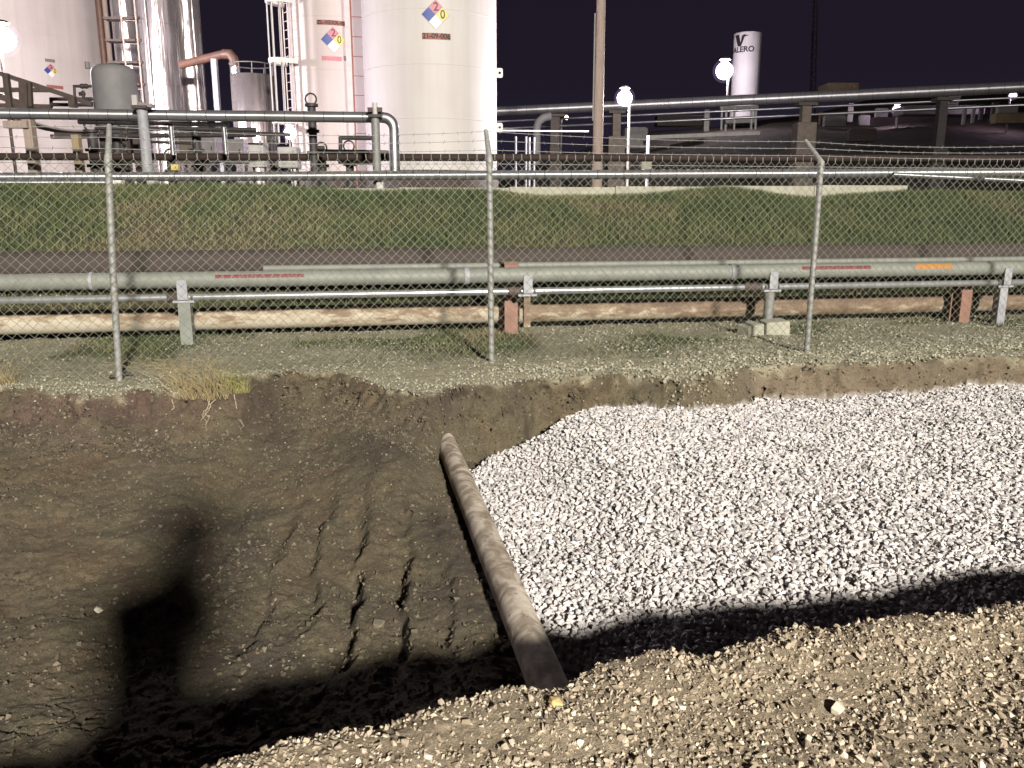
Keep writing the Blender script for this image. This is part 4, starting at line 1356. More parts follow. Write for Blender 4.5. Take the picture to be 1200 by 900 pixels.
# ------------------------------------------------------------------ stainless columns
def column(u0, u1, Y, zt, label, n_dent=0):
    cx, R = fit(u0, u1, 100, Y)
    zb = gz(cx, Y)
    base = thing('process_column', label, 'column', (cx, Y, zb))
    prof = []
    H = zt - zb
    z = 0.0
    me_n = 0
    while z < H:
        z2 = min(z + 1.25, H)
        m = MB(); m.lathe((cx, Y, zb), [(R, z + 0.006), (R, (z + z2) / 2), (R, z2 - 0.006)], 72)
        o = m.build('jacket_section', M['stainless'], base)
        z = z2
    MB().lathe((cx, Y, zb), [(R * 0.985, 0), (R * 0.985, H)], 48).build('core', M['seam'], base)
    MB().lathe((cx, Y, zb), [(R, H + 0.002), (R * 0.7, H + R * 0.4), (0.02, H + R * 0.55)], 48).build('top_dome', M['stainless'], base)
    return base, Vector((cx, Y, zb)), R
col1, cc1, CR1 = column(165, 214, 38.0, 17.5, 'broad shiny stainless column with ladder left of the other silver column')
col2, cc2, CR2 = column(206, 241, 40.0, 17.5, 'slimmer shiny stainless column at the dark sky edge')
col3, cc3, CR3 = column(138, 168, 42.0, 17.0, 'dull stainless column half hidden between widest tank and broad column')
# thin steam lines strapped to the columns
for u, Y, r_, lb_ in ((178, 36.6, 0.06, 'thin silver riser on the face of the broad stainless column'), (190, 36.8, 0.05, 'thinner silver riser beside the seam between both columns'), (232, 38.8, 0.07, 'silver riser on the edge of the slimmer column')):
    p = at(u, 100, Y)
    tag(MB().tube([(p.x, p.y, gz(p.x, p.y)), (p.x, p.y, 17)], r_, 12).build('riser_pipe', M['stainless']), lb_, 'pipe')
lp = at(160, 120, 36.4); lp.z = gz(lp.x, lp.y)
lad = thing('ladder', 'rusty ladder climbing beside the broad stainless column', 'ladder', lp)
ladder(lad, lp, 16.5, Vector((0.3, -1, 0)).normalized(), 0.55, M['wood'], 0.9, 0.04)
for k in range(4):                              # cross platforms behind
    z = at(150, 20 + 26 * k, 37).z
    p = at(148, 60, 37.4)
    tag(MB().box((p.x, p.y, z), (1.5, 0.5, 0.10)).build('platform', M['dark_steel']), '%s dark steel landing beside the rusty ladder' % ('highest', 'second highest', 'third highest', 'lowest')[k], 'platform', 'steel landings by the columns')

# orange elbow pipe leading from the columns
Yo = 36.0
a, b, c_ = at(212, 76, Yo + 1.0), at(266, 62.5, Yo), at(274, 190, Yo)
ob = thing('elbow_pipe', 'orange-brown overhead pipe that bends down beside the silver columns', 'pipe', (c_.x, c_.y, 1.45))
MB().tube([a, a.lerp(b, 0.5), b], 0.17, 18).build('overhead_run', M['orange_pipe'], ob)
ptsq = [b + (a - b).normalized() * 0.2, b + Vector((0.12, 0, -0.03)), b + Vector((0.26, 0, -0.22)), b + Vector((0.29, 0, -0.5))]
MB().tube(ptsq, 0.20, 18).build('elbow', M['orange_pipe'], ob)
MB().tube([ptsq[-1], Vector((ptsq[-1].x, c_.y, 1.4))], 0.20, 18).build('down_run', M['stainless'], ob)
p = at(256, 140, Yo - 0.2)
tag(MB().box((p.x, p.y, (1.45 + at(256, 70, Yo).z) / 2), (0.22, 0.22, at(256, 70, Yo).z - 1.45)).build('steel_column', M['grey_post']), 'thin blue-grey steel column under the orange overhead pipe', 'post')

# small stainless tank with a rail
cxs, Rs = fit(271, 322, 110, 35.5)
zt_s = at(290, 85, 35.5 - Rs).z
sm = thing('small_tank', 'small stainless tank with a top rail behind the caged ladder', 'storage tank', (cxs, 35.5, 1.45))
MB().lathe((cxs, 35.5, 1.45), [(Rs, 0), (Rs, (zt_s - 1.45) / 2), (Rs, zt_s - 1.45), (0.02, zt_s - 1.35)], 64).build('shell', M['stainless'], sm)
MB().tube([(cxs + Rs * math.cos(a * .1309), 35.5 + Rs * math.sin(a * .1309), zt_s + 0.42) for a in range(49)], 0.025, 6, False).build('top_rail', M['mid_box'], sm)
for k in range(10):
    a = 2 * math.pi * k / 10
    MB().tube([(cxs + Rs * math.cos(a), 35.5 + Rs * math.sin(a), zt_s), (cxs + Rs * math.cos(a), 35.5 + Rs * math.sin(a), zt_s + 0.42)], 0.022, 6).build('stanchion', M['mid_box'], sm)

# grey upright vessel
cxv, Rv = fit(107, 161, 100, 23.0)
ztv, zbv = at(134, 73.5, 23.0 - Rv).z, at(134, 150, 23.0 - Rv).z
ves = thing('grey_vessel', 'dark grey upright vessel with rounded shoulders before the silver columns', 'vessel', (cxv, 23.0, 1.45))
MB().lathe((cxv, 23.0, zbv), [(0.02, -0.15), (Rv * 0.9, -0.05), (Rv, 0.1), (Rv, ztv - zbv - 0.2), (Rv * 0.93, ztv - zbv - 0.08), (Rv * 0.75, ztv - zbv), (0.02, ztv - zbv + 0.06)], 48).build('body', M['grey_vessel'], ves)
for k in range(4):
    a = math.pi / 4 + k * math.pi / 2
    MB().box((cxv + Rv * 0.78 * math.cos(a), 23.0 + Rv * 0.78 * math.sin(a), (1.40 + zbv) / 2), (0.14, 0.14, zbv - 1.40 + 0.1)).build('leg', M['dark_steel'], ves)
MB().tube([(cxv - Rv * 0.85, 22.6, ztv - 0.12), (cxv - Rv * 0.85, 22.6, ztv + 0.05)], 0.06, 10).build('lifting_lug', M['grey_vessel'], ves)

# dark pipe bridge and stair in front of the widest tank
Yb_ = 21.5
br = thing('pipe_bridge', 'dark brown sloping pipe bridge with braces before the widest tank', 'pipe rack', at(30, 150, Yb_))
for (a, b, w) in (((-60, 66), (108, 122), .11), ((-60, 92), (40, 127), .15), ((-60, 105), (58, 105.5), .10), ((60, 105.5), (62, 105.4), .08), ((-60, 122), (60, 125), .10)):
    MB().bar(at(*a, Yb_), at(*b, Yb_), w, w).build('beam', M['dark_steel'], br)
for (a, b, w) in (((7, 86), (12, 126), .12), ((29, 97), (30, 128), .20), ((34.5, 96), (36, 125), .10), ((85, 114), (86, 126), .16)):
    MB().bar(at(*a, Yb_ - 0.1), at(*b, Yb_ - 0.1), w, w).build('brace', M['dark_steel'], br)
vp = thing('vent_pipes', 'dark square loops of vent pipe left of the grey vessel', 'pipe', at(90, 125, 22.2))
def poly(pts, Y, r_, mat, nm, par):
    m = MB()
    P_ = [at(u, v, Y) for u, v in pts]
    for a, b in zip(P_[:-1], P_[1:]):
        m.tube([a, b], r_, 8)
        m.sphere(b, r_ * 1.15, 8)
    return m.build(nm, mat, par)
poly([(40, 124), (60, 124.5), (60, 116), (107, 116)], 22.2, 0.045, M['dark_pipe'], 'lower_loop', vp)
poly([(60, 122.5), (107, 123)], 22.2, 0.045, M['dark_pipe'], 'lower_run', vp)
poly([(88, 122), (87, 101), (106, 101)], 22.2, 0.035, M['dark_pipe'], 'upper_loop', vp)
poly([(98, 116), (97.5, 108)], 22.2, 0.04, M['dark_pipe'], 'valve_stem', vp)
poly([(93, 110), (98, 110)], 22.2, 0.05, M['dark_pipe'], 'valve', vp)
for u, v in ((95.5, 101), (100, 101)):
    poly([(u - 1, v), (u + 1, v)], 22.2, 0.06, M['dark_pipe'], 'flange', vp)

# wooden posts and cross pieces in front of the tank's foot
for (u0, v0, u1, v1, w, mt, lb_) in ((33, 138, 40, 198, 0.21, 'wood', 'thick weathered timber post before the bright foot of the widest tank'), (89, 158, 92.5, 198, 0.17, 'timber', 'yellowish timber post right of the thick weathered post')):
    a = at(u0, v0, 20.8); b = at(u1, v1, 20.8); b.z = 1.35; b.x = a.x + 0.02
    tag(MB().bar(b, a, w, w).build('timber_post', M[mt]), lb_, 'post')
tag(MB().bar(at(6, 146, 20.7), at(34, 146, 20.7), 0.2, 0.17).build('timber_beam', M['wood']), 'short timber beam butting the thick weathered post', 'beam')
tag(MB().bar(at(66, 158, 21.0), at(98, 159, 21.0), 0.2, 0.10).build('steel_beam', M['dark_steel']), 'short dark steel beam on top of the yellowish post', 'beam')
cab = thing('sagging_cables', 'bundle of dark cables sagging from the pipe bridge towards the vessel', 'cables', at(70, 150, 21.2))
for k in range(6):
    a = at(8 + 6 * k, 137 + 1.2 * k, 21.2 - 0.05 * k); b = at(98 + 3 * k, 157 - 1.0 * k, 21.9)
    MB().tube([a.lerp(b, t / 8) + Vector((0, 0, -0.10 * 4 * (t / 8) * (1 - t / 8))) for t in range(9)], 0.028, 6).build('cable', M['mid_box'] if k % 2 else M['dark_pipe'], cab)

# ------------------------------------------------------------------ pumps, valves and boxes of the yard (between the posts)
def yard_box(u0, v0, u1, v1, Y, dep, mt, nm, label, cat, detail=None):
    a = at(u0, v1, Y); b = at(u1, v0, Y)
    base = thing(nm, label, cat, ((a.x + b.x) / 2, Y + dep / 2, a.z))
    w, h = b.x - a.x, b.z - a.z
    m = MB(); m.box(((a.x + b.x) / 2, Y + dep / 2, (a.z + b.z) / 2), (w, dep, h))
    o = m.build('casing', M[mt], base)
    bv = o.modifiers.new('edge', 'BEVEL'); bv.width = min(w, h) * 0.06; bv.segments = 2
    MB().box(((a.x + b.x) / 2, Y - 0.012, (a.z + b.z) / 2 + h * 0.05), (w * 0.72, 0.024, h * 0.62)).build('door', M[mt], base)
    MB().box(((a.x + b.x) / 2 + w * 0.27, Y - 0.035, (a.z + b.z) / 2), (w * 0.05, 0.03, h * 0.16)).build('handle', M['dark_pipe'], base)
    if a.z > 1.6:
        for sx in (-1, 1):
            MB().box(((a.x + b.x) / 2 + sx * w * 0.38, Y + dep / 2, (a.z + 1.40) / 2), (w * 0.12, w * 0.12, a.z - 1.40)).build('leg', M['dark_pipe'], base)
    return base
yard_box(200.5, 192, 208, 199.5, 19.0, 0.12, 'yellow_box', 'yellow_box', 'small bright yellow box above the low silver pipe', 'box')
yard_box(292, 167, 308, 196, 22.5, 0.5, 'pale_box', 'equipment_cabinet', 'pale grey cabinet left of the violet lamp', 'cabinet')
yard_box(326, 172, 347, 197, 22.0, 0.5, 'pale_box', 'equipment_cabinet', 'pale grey cabinet directly under the violet lamp', 'cabinet')
yard_box(233, 158, 252, 190, 26.0, 0.6, 'mid_box', 'equipment_cabinet', 'brown-grey cabinet between the two hanging silver pipes', 'cabinet')
yard_box(212, 160, 224, 192, 26.5, 0.6, 'pedestal', 'equipment_cabinet', 'tan cabinet right of the first hanging silver pipe', 'cabinet')
yard_box(262, 163, 286, 191, 27.0, 0.6, 'mid_box', 'equipment_cabinet', 'wide dull cabinet under the orange elbow pipe', 'cabinet')
yard_box(135, 153, 167, 190, 26.5, 0.7, 'mid_box', 'equipment_cabinet', 'dull grey cabinet behind the left grey post', 'cabinet')
for (u, v0, v1, lb_) in ((200, 147, 182, 'short silver stub hanging under the thin silver pipe, nearer the grey post'), (262, 147, 181, 'short silver stub hanging at the end of the thin silver pipe')):
    jacket('drop_pipe', lb_, [at(u, v0, UY + 0.35), at(u + 3, v1, UY + 0.35)], 0.055, 0.5)
def valve(u, v0, v1, Y, r_, label, mt='dark_pipe'):
    p = at(u, v1, Y); zt = at(u, v0, Y).z
    base = thing('valve', label, 'valve', (p.x, p.y, gz(p.x, p.y)))
    zb = gz(p.x, p.y)
    MB().tube([(p.x, p.y, zb), (p.x, p.y, zt)], r_, 14).build('stem_pipe', M[mt], base)
    zm = zb + (zt - zb) * 0.55
    for f in (0.3, 0.5, 0.72, 0.98):
        z = zb + (zt - zb) * f
        MB().tube([(p.x, p.y, z - 0.03), (p.x, p.y, z + 0.03)], r_ * 1.6, 14).build('flange', M[mt], base)
    MB().tube([(p.x + r_, p.y, zm), (p.x + r_ * 2.6, p.y, zm)], r_ * 0.5, 10).build('side_outlet', M[mt], base)
    mw = MB()
    zz_ = zt + r_ * 0.9
    mw.tube([(p.x + r_ * 1.3 * math.cos(t * .5236), p.y - 0.02, zz_ + r_ * 1.3 * math.sin(t * .5236)) for t in range(13)], r_ * 0.22, 6, False)
    mw.build('hand_wheel', M[mt], base)
    return base
valve(368.5, 121, 196, 19.2, 0.095, 'tall dark valve stack standing before the narrower white tank')
valve(233, 152, 196, 21.0, 0.11, 'dark valve stack between the hanging silver stubs')
valve(201, 186, 198, 20.5, 0.10, 'low dark valve behind the yellow box')
valve(320, 165, 197, 21.5, 0.07, 'slender dark valve between the pale cabinets')
valve(378, 178, 196, 20.5, 0.10, 'low dark valve right of the tall valve stack')
valve(410, 176, 196, 20.6, 0.10, 'low dark valve before the ladder gap')
valve(112, 152, 196, 20.7, 0.12, 'dark pipe stack left of the leaning fence post top')
valve(140, 158, 196, 21.2, 0.12, 'dark pipe stack right of the leaning fence post top')
dpr = thing('bent_pipe', 'dark rectangular pipe loop left of the galvanised elbow post', 'pipe', at(420, 190, 20.8))
poly([(399, 192), (399, 161.5), (441, 162)], 20.8, 0.05, M['dark_pipe'], 'pipe_run', dpr)
tag(MB().bar(at(370, 180, 20.6), at(455, 181.5, 20.6), 0.24, 0.20).build('dark_duct', M['dark_pipe']), 'dark duct lying between valve stack and elbow', 'duct')
tag(MB().bar(at(399, 189, 21.4), at(440, 189.5, 21.4), 0.6, 0.13).build('white_ledge', M['white_paint']), 'white ledge at the foot of the ladder gap', 'ledge')
for (a, b, Y, r_, lb_) in (((112, 150), (300, 152), 20.3, .05, 'dark thin pipe directly under the thin silver pipe'), ((60, 160), (300, 158), 22.4, .06, 'dull pipe crossing behind the cabinets'), ((170, 166), (225, 168), 24, .04, 'short dull pipe linking the tan cabinets'), ((235, 154), (340, 158), 21.8, .05, 'dark pipe running to the violet lamp')):
    tag(MB().tube([at(*a, Y), at(*b, Y)], r_, 10).build('yard_pipe', M['dark_pipe']), lb_, 'pipe')
# pale stub and block left of the low pipe
for (u, v, w, h, mt, lb_) in ((138, 215, 12, 7, 'white_paint', 'small white block under the low silver pipe right of leaning post'), (179, 216, 9, 8, 'pale_box', 'grey block under the low silver pipe below the grey post'), (446, 218, 8, 8, 'pale_box', 'grey block under the low silver pipe below the elbow')):
    a = at(u, v, 16.3)
    o = MB().box((a.x, 16.3, a.z - 0.05), (w * 16.3 / 960, 0.2, h * 16.3 / 960 + 0.1)).build('pipe_block', M[mt])
    bv = o.modifiers.new('edge', 'BEVEL'); bv.width = 0.015; bv.segments = 2
    tag(o, lb_, 'block')

# ------------------------------------------------------------------ utility pole
pp = at(700, 190, 30.0)
tag_pole = thing('utility_pole', 'weathered wooden utility pole rising out of the picture', 'pole', (pp.x, 30.0, 1.4))
MB().tube([(pp.x, 30, 1.3), (pp.x + 0.0, 30, 5.0), (pp.x + 0.02, 30, 11.5)], [0.185, 0.17, 0.14], 20).build('pole', M['wood'], tag_pole)
MB().box((pp.x - 0.19, 29.95, 6.0), (0.05, 0.05, 3.5)).build('conduit', M['mid_box'], tag_pole)
MB().box((pp.x, 30, 11.0), (2.4, 0.12, 0.14)).build('cross_arm', M['wood'], tag_pole)
tag(MB().tube([(pp.x - 14, 30.3, 10.6), (pp.x, 30.2, 10.9), (pp.x + 18, 30.3, 10.5)], 0.012, 5).build('overhead_line', M['dark_pipe']), 'black overhead line strung from the utility pole', 'cable')

# ------------------------------------------------------------------ lamps that are lit in the photograph
def lamp(u, v, Y, r_, mat, label, pole_du=5, vb=190, energy=0, col=(1, .92, .98), pole=True, pole_mat='white_paint', pr_=0.045, zb=None):
    p = at(u, v, Y)
    px = at(u + pole_du, v, Y)
    zb = gz(px.x, Y) if zb is None else zb
    base = thing('lamp_post', label, 'lamp post', (px.x, Y, zb))
    if pole:
        MB().tube([(px.x, Y, zb), (px.x, Y, p.z + r_ * 0.3)], [pr_ * 1.1, pr_], 12).build('pole', M[pole_mat], base)
        MB().tube([(px.x, Y, p.z + r_ * 0.25), ((px.x + p.x) / 2, Y, p.z + r_ * 1.25), (p.x, Y, p.z + r_ * 1.3)], pr_ * 0.8, 8).build('arm', M[pole_mat], base)
    MB().lathe((p.x, Y, p.z + r_ * 1.1), [(r_ * 0.60, 0), (r_ * 0.45, r_ * 0.18), (0.01, r_ * 0.26)], 20).build('hood', M[pole_mat], base)
    MB().sphere(p, r_ * 0.88, 24).build('bulb_core', mat, base)
    MB().sphere(p, r_ * 1.22, 24).build('globe', M['globe_halo'], base)  # added outer shell, glows weakly as a bloom halo around the bulb core
    bc, bs = BULB[mat.name]
    bd = bpy.data.lights.new('bulb', 'POINT')
    bd.color = bc
    bd.energy = 4 * math.pi * math.pi * r_ * r_ * bs
    bd.shadow_soft_size = r_ * 0.5
    bo = bpy.data.objects.new('bulb', bd)
    COL.objects.link(bo)
    bo.parent = base
    bo.location = p - ORG[base.name]
    return base
lamp(732, 115, 32.0, 9.5 / 960 * 32, M['lamp_white'], 'lit white globe lamp on slender white pole right of the utility pole', 6)
lamp(849, 83, 83.0, 10.5 / 960 * 83, M['lamp_far'], 'brightest lit lamp in front of the lettered water tank', 5, pr_=0.11)
lamp(3, 46, 30.0, 15.0 / 960 * 30, M['lamp_white'], 'lit lamp shining on the widest tank beside the pipe bridge', -4, pole_mat='dark_steel', pr_=0.05)
lamp(340, 156, 27.0, 7.5 / 960 * 27, M['lamp_purple'], 'violet-tinted lit lamp low before the narrower tank', 3)
lamp(1051, 129, 75.0, 5.2 / 960 * 75, M['lamp_purple'], 'small violet lit lamp on the dark hillside', 1, pr_=0.08)
lamp(1187, 112, 70.0, 4.2 / 960 * 70, M['lamp_purple'], 'small white lit lamp near the picture edge under the high pipe', -3, pr_=0.07)
lamp(664, 138, 60.0, 2.4 / 960 * 60, M['lamp_warm'], 'tiny dim warm lamp left of the utility pole', -6, pole_mat='mid_box', pr_=0.06)

# ------------------------------------------------------------------ high pipe on the rack across the hillside
HA, HB = at(560, 131.5, 50.0), at(1300, 97.5, 38.5)
jacket('insulated_pipe', 'high thick silver pipe carried across the whole hillside', [HA - (HB - HA) * 0.12, HB + (HB - HA) * 0.25], 0.26, 0.62)
for k, (va, vb_, dY, r_) in enumerate(((143.5, 112.5, 0.6, 0.06), (152, 121.5, 1.2, 0.07))):
    a, b = at(560, va, 50 + dY), at(1300, vb_ - 3, 38.5 + dY)
    a, b = a - (b - a) * 0.1, b + (b - a) * 0.2
    tag(MB().tube([a, (a + b) / 2, b], r_, 10).build('rack_pipe', M['alu']), ('thin silver pipe hung first below the high thick pipe', 'thin silver pipe hung second below the high thick pipe')[k], 'pipe')
def rack_support(u, vt, vm, vb_, Y, wc, wb_, label, mt='pedestal'):
    p = at(u, vm, Y)
    zt, zm = at(u, vt, Y).z, p.z
    zb = min(gz(p.x, Y), at(u, vb_, Y).z) - 0.2
    base = thing('rack_support', label, 'pipe support', (p.x, Y, zb), 'supports of the high pipe')
    MB().box((p.x, Y, (zm + zt) / 2), (wc, wc, zt - zm)).build('column', M[mt], base)
    MB().box((p.x, Y, zt + 0.06), (wc * 2.1, wc * 1.6, 0.14)).build('cross_head', M['dark_steel'], base)
    o = MB().box((p.x, Y, (zm + zb) / 2), (wb_, wb_, zm - zb)).build('pedestal', M[mt], base)
    bv = o.modifiers.new('edge', 'BEVEL'); bv.width = 0.05; bv.segments = 2
    return base
rack_support(943, 124, 144, 163, 43.0, 0.45, 0.95, 'brown pedestal and stub column under the high pipe behind right fence arm')
rack_support(722, 133, 160, 173, 46.5, 0.42, 0.9, 'pedestal and column under the high pipe below the white globe lamp')
rack_support(1099, 118, 172, 210, 40.0, 0.38, 0.7, 'dark tall column under the high pipe above the thin branching pipe', 'dark_pipe')
rack_support(650, 137, 172, 188, 48.0, 0.5, 0.6, 'shadowy column under the high pipe beside the looped pipe', 'dark_steel')
lo = thing('looped_pipe', 'blue-grey looped pipe standing under the far end of the high pipe', 'pipe', at(640, 175, 47.0))
MB().tube([at(629, 192, 47), at(629, 150, 47), at(631, 143, 47), at(637, 138, 47), at(646, 136, 47)], 0.22, 14).build('bend', M['grey_vessel'], lo)

# hand rail posts on the yard slope
for k, (u, v0) in enumerate(((604.5, 160), (616.5, 160), (620.5, 161), (626, 161), (759, 159))):
    p = at(u, 188, 33.0)
    tag(MB().tube([(p.x, 33, 1.4), (p.x, 33, at(u, v0, 33).z)], 0.04 if k < 4 else 0.07, 8).build('marker_post', M['grey_post']),
        ('slim grey post nearest the big white tank', 'slim grey post second from the big white tank', 'slim grey post third from the big white tank', 'slim grey post closest to the looped pipe', 'thick pale stub post right of the globe lamp pole')[k], 'post')
o = MB().box((at(757, 190, 26).x, 26, at(757, 190, 26).z - 0.05), (0.32, 0.3, 0.36)).build('concrete_block', M['concrete'])
tag(o, 'concrete block under the brown pipe right of the globe lamp pole', 'block')
bv = o.modifiers.new('edge', 'BEVEL'); bv.width = 0.03; bv.segments = 2
tag(MB().tube([at(583, 153, 36), at(690, 154, 36)], 0.035, 8).build('hand_rail', M['white_paint']), 'thin white rail beside the big white tank', 'rail')

# ------------------------------------------------------------------ lettered water tank on the hill
Yw = 90.0
cxw, Rw = fit(857.5, 890, 90, Yw)
zbw, ztw = at(870, 146, Yw).z, at(870, 37.5, Yw - Rw).z
wt_ = thing('water_tank', 'tall white lettered tank standing on the hill behind the brightest lamp', 'storage tank', (cxw, Yw, zbw))
cw = Vector((cxw, Yw, zbw))
MB().lathe(cw, [(Rw, 0), (Rw, (ztw - zbw) / 2), (Rw, ztw - zbw)], 64).build('shell', M['tank_far'], wt_)
MB().lathe(cw, [(Rw + 0.04, ztw - zbw), (Rw + 0.04, ztw - zbw + 0.08), (0.02, ztw - zbw + 0.35)], 64).build('roof', M['tank_far'], wt_)
pxm = Yw / 960 / 1.06
angw = -math.acos((at(868.5, 57, Yw - Rw * 0.9).x - cxw) / Rw)
zW = at(868, 57.5, Yw - Rw).z
ww = cyl_warp(cw, Rw, angw, 0.03)
text_mesh('VALERO', 5.8 * pxm * 1.45, 0, zW, ww, M['ink'], 'lettering', wt_, 1.02)
zV = at(866, 46, Yw - Rw).z
s_ = pxm
# the emblem: a bold V with a swoosh off its right arm
for nm, pl_ in (('emblem', [(-8.5 * s_, zV + 6.0 * s_), (-2.6 * s_, zV + 6.0 * s_), (0.6 * s_, zV - 6.8 * s_), (-3.6 * s_, zV - 6.8 * s_)]),
                ('emblem', [(-1.2 * s_, zV - 6.8 * s_), (0.8 * s_, zV - 6.8 * s_), (5.2 * s_, zV + 6.0 * s_), (1.2 * s_, zV + 4.6 * s_)]),
                ('swoosh', [(2.6 * s_, zV + 3.4 * s_), (5.4 * s_, zV + 4.8 * s_), (9.6 * s_, zV + 5.0 * s_), (5.0 * s_, zV + 3.2 * s_)])):
    patch(nm, pl_, ww, M['ink'], wt_, 8)
# platform frame under and before it
pf = thing('steel_platform', 'pale legged steel platform in front of the lettered tank', 'platform', at(865, 160, 70))
for u in (845, 860, 880, 885):
    MB().bar(at(u + 1, 126, 70), at(u, 152, 70), 0.14, 0.14).build('leg', M['white_paint'], pf)
MB().bar(at(843, 127, 70.2), at(888, 126, 70.2), 0.5, 0.28).build('deck_beam', M['pale_box'], pf)
MB().bar(at(849, 142, 70.4), at(884, 141, 70.4), 0.8, 0.42).build('mid_beam', M['pale_box'], pf)
tag(MB().bar(at(760, 161, 58), at(890, 156, 58), 0.3, 0.24).build('pale_beam', M['pale_box']), 'long pale beam lying on the hillside below the legged platform', 'beam')

# other clutter along the hill top
hill_bits = [
    (828, 138, 6, 15, 62, 'pale_box', 'pale stub post on the slope left of the legged platform'),
    (997, 129, 5, 13, 78, 'white_paint', 'white stub post left of the small violet lamp'),
    (963, 136, 5, 7, 78, 'orange_pipe', 'orange stub right of the pedestal under the high pipe'),
    (1013, 138, 12, 4, 76, 'pale_box', 'pale low box right of the white stub post'),
    (978, 139, 24, 5, 77, 'mid_box', 'long low grey box behind the white stub post'),
    (1033, 130, 14, 4, 80, 'pale_box', 'pale low box left of the small violet lamp'),
    (1130, 132, 3, 12, 66, 'pale_box', 'first pale stub right of the dark tall column'),
    (1141, 130, 3, 12, 66, 'pale_box', 'second pale stub right of the dark tall column'),
    (1150, 128, 4, 9, 66, 'mid_box', 'grey stub third right of the dark tall column'),
    (1165, 128, 6, 12, 66, 'mid_box', 'grey block left of the small white edge lamp'),
    (1183, 135, 36, 3, 62, 'cream', 'long cream plank under the small white edge lamp'),
    (1180, 127, 22, 3, 63, 'pale_box', 'pale plank above the long cream plank'),
    (1060, 141, 80, 4, 80, 'dark_steel', 'long dark skid on the slope below the small violet lamp'),
    (800, 139, 60, 5, 80, 'dark_steel', 'long dark skid on the slope left of the legged platform'),
    (1100, 127, 90, 2.5, 74, 'mid_box', 'grey pipe bundle on the slope right of the violet lamp'),
    (745, 158, 26, 14, 60, 'mid_box', 'squat grey tank base behind the globe lamp pole'),
    (1010, 155, 30, 6, 66, 'dark_steel', 'dark low ridge of scrap below the violet lamp'),
]
for (u, v, w, h, Y, mt, lb_) in hill_bits:
    c = at(u, v, Y)
    s = Y / 960
    base = thing('site_equipment', lb_, 'equipment', (c.x, Y, c.z - h * s / 2))
    o = MB().box((c.x, Y, c.z - 0.25), (w * s, max(w * s * 0.3, 0.3), h * s + 0.5)).build('body', M[mt], base)
    bv = o.modifiers.new('edge', 'BEVEL'); bv.width = 0.04; bv.segments = 2
    MB().box((c.x, Y - 0.02, c.z + h * s / 2 + 0.03), (w * s * 0.86, max(w * s * 0.3, 0.3) * 0.8, 0.06)).build('cap_plate', M[mt], base)
# pale tread stair
st = thing('steel_stair', 'small pale steel stair under the high pipe right of the tall column', 'stair', at(1118, 125, 64))
for k in range(5):
    MB().bar(at(1111 + 0.6 * k, 124 - 2.6 * k, 64 + 0.2 * k), at(1121 + 1.0 * k, 123.5 - 2.6 * k, 64 + 0.2 * k), 0.3, 0.10).build('tread', M['white_paint'], st)
MB().bar(at(1110, 125, 64), at(1114, 112, 65), 0.06, 0.12).build('stringer', M['white_paint'], st)
MB().bar(at(1121, 124.5, 64), at(1125.5, 112, 65), 0.06, 0.12).build('stringer', M['white_paint'], st)
# yellowish box trailer behind the high pipe, and a dark mast
tr = thing('yellow_container', 'yellowish container roof showing above the high pipe', 'container', at(989, 106, 95))
a, b = at(970, 107, 95), at(1007, 97, 95)
MB().box(((a.x + b.x) / 2, 96.5, b.z - 0.6), (b.x - a.x, 3, 1.2)).build('body', M['cream'], tr)
for k in range(9):
    x = a.x + (b.x - a.x) * (k + 0.5) / 9
    MB().box((x, 94.98, b.z - 0.6), (0.12, 0.06, 1.1)).build('rib', M['cream'], tr)
mast = thing('lattice_mast', 'tall dark lattice mast against the night sky right of lettered tank', 'mast', at(952, 118, 110))
b0 = at(951, 135, 110); t0 = at(957, -60, 110)
for sx, sy in ((-.35, -.2), (.35, -.2), (0, .4)):
    MB().tube([b0 + Vector((sx, sy, 0)), t0 + Vector((sx * .6, sy * .6, 0))], 0.09, 6).build('mast_leg', M['mid_box'], mast)
m = MB()
nb = 36
for k in range(nb):
    f0, f1 = k / nb, (k + 1) / nb
    p = b0.lerp(t0, f0); q = b0.lerp(t0, f1)
    w0, w1 = .35 * (1 - .4 * f0), .35 * (1 - .4 * f1)
    m.tube([p + Vector((-w0 if k % 2 else w0, -.2, 0)), q + Vector((w1 if k % 2 else -w1, -.2, 0))], 0.05, 4)
m.build('lacing', M['mid_box'], mast)
sh = at(1049, 100, 100)

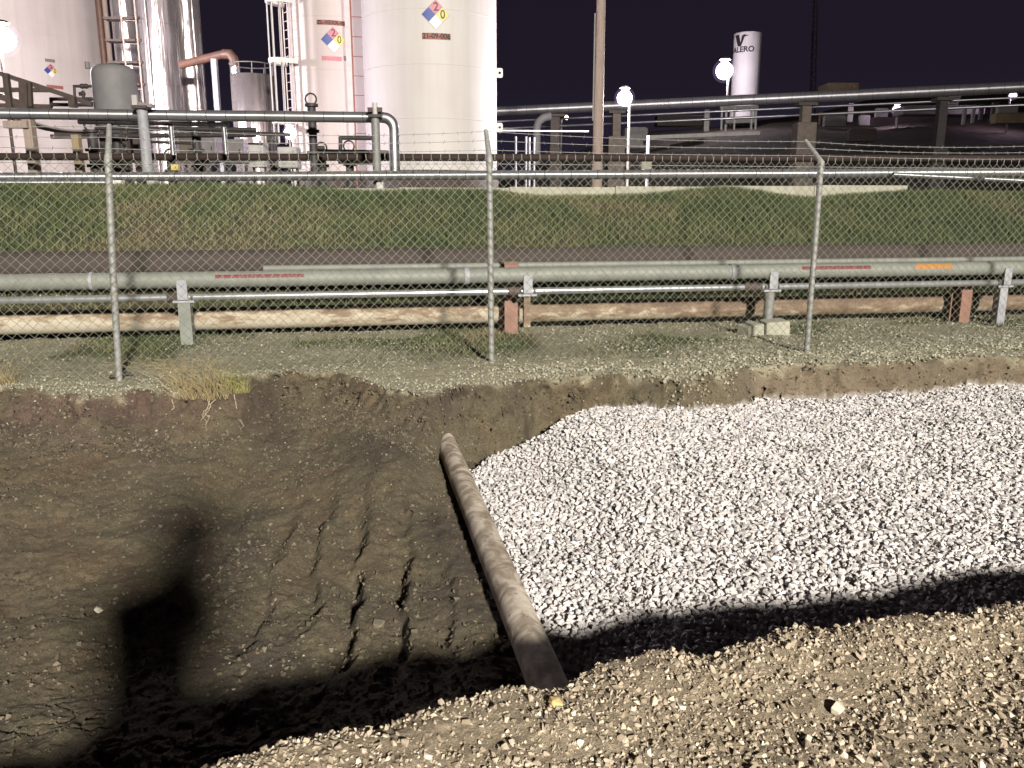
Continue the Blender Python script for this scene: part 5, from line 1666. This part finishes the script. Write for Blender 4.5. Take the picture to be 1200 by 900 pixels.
# ------------------------------------------------------------------ the photographer, who throws the shadow on the trench side
def person():
    bx, by_ = -0.17, -0.42
    V = [(bx, by_, 0.93), (bx, by_ + 0.02, 1.12), (bx, by_ + 0.02, 1.34), (bx + 0.07, by_ + 0.03, 1.48), (bx + 0.13, by_ + 0.06, 1.64), (bx + 0.15, by_ + 0.07, 1.77),
         (bx - 0.22, by_ + 0.02, 1.38), (bx - 0.26, by_ + 0.10, 1.10), (bx - 0.03, by_ + 0.33, 1.22),
         (bx + 0.20, by_ + 0.02, 1.38), (bx + 0.24, by_ + 0.14, 1.18), (bx + 0.13, by_ + 0.33, 1.30),
         (bx - 0.10, by_, 0.88), (bx - 0.13, by_ + 0.02, 0.48), (bx - 0.14, by_ - 0.02, 0.08), (bx - 0.16, by_ + 0.14, 0.04),
         (bx + 0.10, by_, 0.88), (bx + 0.13, by_ + 0.03, 0.48), (bx + 0.14, by_ - 0.01, 0.08), (bx + 0.17, by_ + 0.15, 0.04)]
    E = [(0, 1), (1, 2), (2, 3), (3, 4), (4, 5), (2, 6), (6, 7), (7, 8), (2, 9), (9, 10), (10, 11), (0, 12), (12, 13), (13, 14), (14, 15), (0, 16), (16, 17), (17, 18), (18, 19)]
    Rr = [(.21, .17), (.22, .18), (.22, .17), (.12, .12), (.12, .125), (.095, .105), (.075, .075), (.055, .055), (.038, .038), (.075, .075), (.055, .055), (.038, .038),
          (.10, .10), (.075, .075), (.05, .05), (.04, .035), (.10, .10), (.075, .075), (.05, .05), (.04, .035)]
    base = thing('person', 'photographer in dark work clothes and hard hat holding up a phone', 'person', (bx, by_, 0))
    me = bpy.data.meshes.new('body')
    me.from_pydata([(x - bx, y - by_, z) for x, y, z in V], E, [])
    o = bpy.data.objects.new('body', me); COL.objects.link(o); o.parent = base
    me.materials.append(paint('work_clothes', (0.06, 0.07, 0.10), None, 8, 0.9))
    sk = o.modifiers.new('skin', 'SKIN'); sk.use_smooth_shade = True
    for i, (rx, ry) in enumerate(Rr):
        me.skin_vertices[0].data[i].radius = (rx, ry)
    me.skin_vertices[0].data[0].use_root = True
    ss = o.modifiers.new('smooth', 'SUBSURF'); ss.levels = 2; ss.render_levels = 2
    MB().lathe((bx + 0.15, by_ + 0.07, 1.74), [(0.185, 0.0), (0.18, 0.012), (0.15, 0.02), (0.142, 0.08), (0.095, 0.14), (0.01, 0.16)], 28).build('hard_hat', M['white_paint'], base)
    hand = MB()
    for hx, hy, hz, s in ((bx - 0.01, by_ + 0.35, 1.235, 1), (bx + 0.125, by_ + 0.34, 1.315, -1)):
        hand.sphere((hx, hy, hz), 0.04, 12, (0.7, 0.9, 1.1))
        for k in range(4):
            hand.tube([(hx + s * 0.01, hy + 0.02, hz - 0.02 + 0.02 * k), (hx + s * 0.05, hy + 0.045, hz - 0.022 + 0.021 * k), (hx + s * 0.08, hy + 0.03, hz - 0.02 + 0.02 * k)], 0.009, 8)
        hand.tube([(hx, hy, hz + 0.03), (hx + s * 0.03, hy + 0.01, hz + 0.06), (hx + s * 0.06, hy + 0.01, hz + 0.055)], 0.011, 8)
    hand.build('hands', paint('skin_tone', (0.5, 0.32, 0.24), None, 8, 0.6), base)
    ph = MB(); ph.box((-0.09, -0.055, 1.30), (0.15, 0.009, 0.075))
    tag(ph.build('phone', M['dark_pipe']), 'black phone held up in both hands by the photographer', 'phone')
person()
print('gravel stones', N_GRAVEL, 'tris', sum(len(o.data.polygons) for o in bpy.data.objects if o.type == 'MESH'))
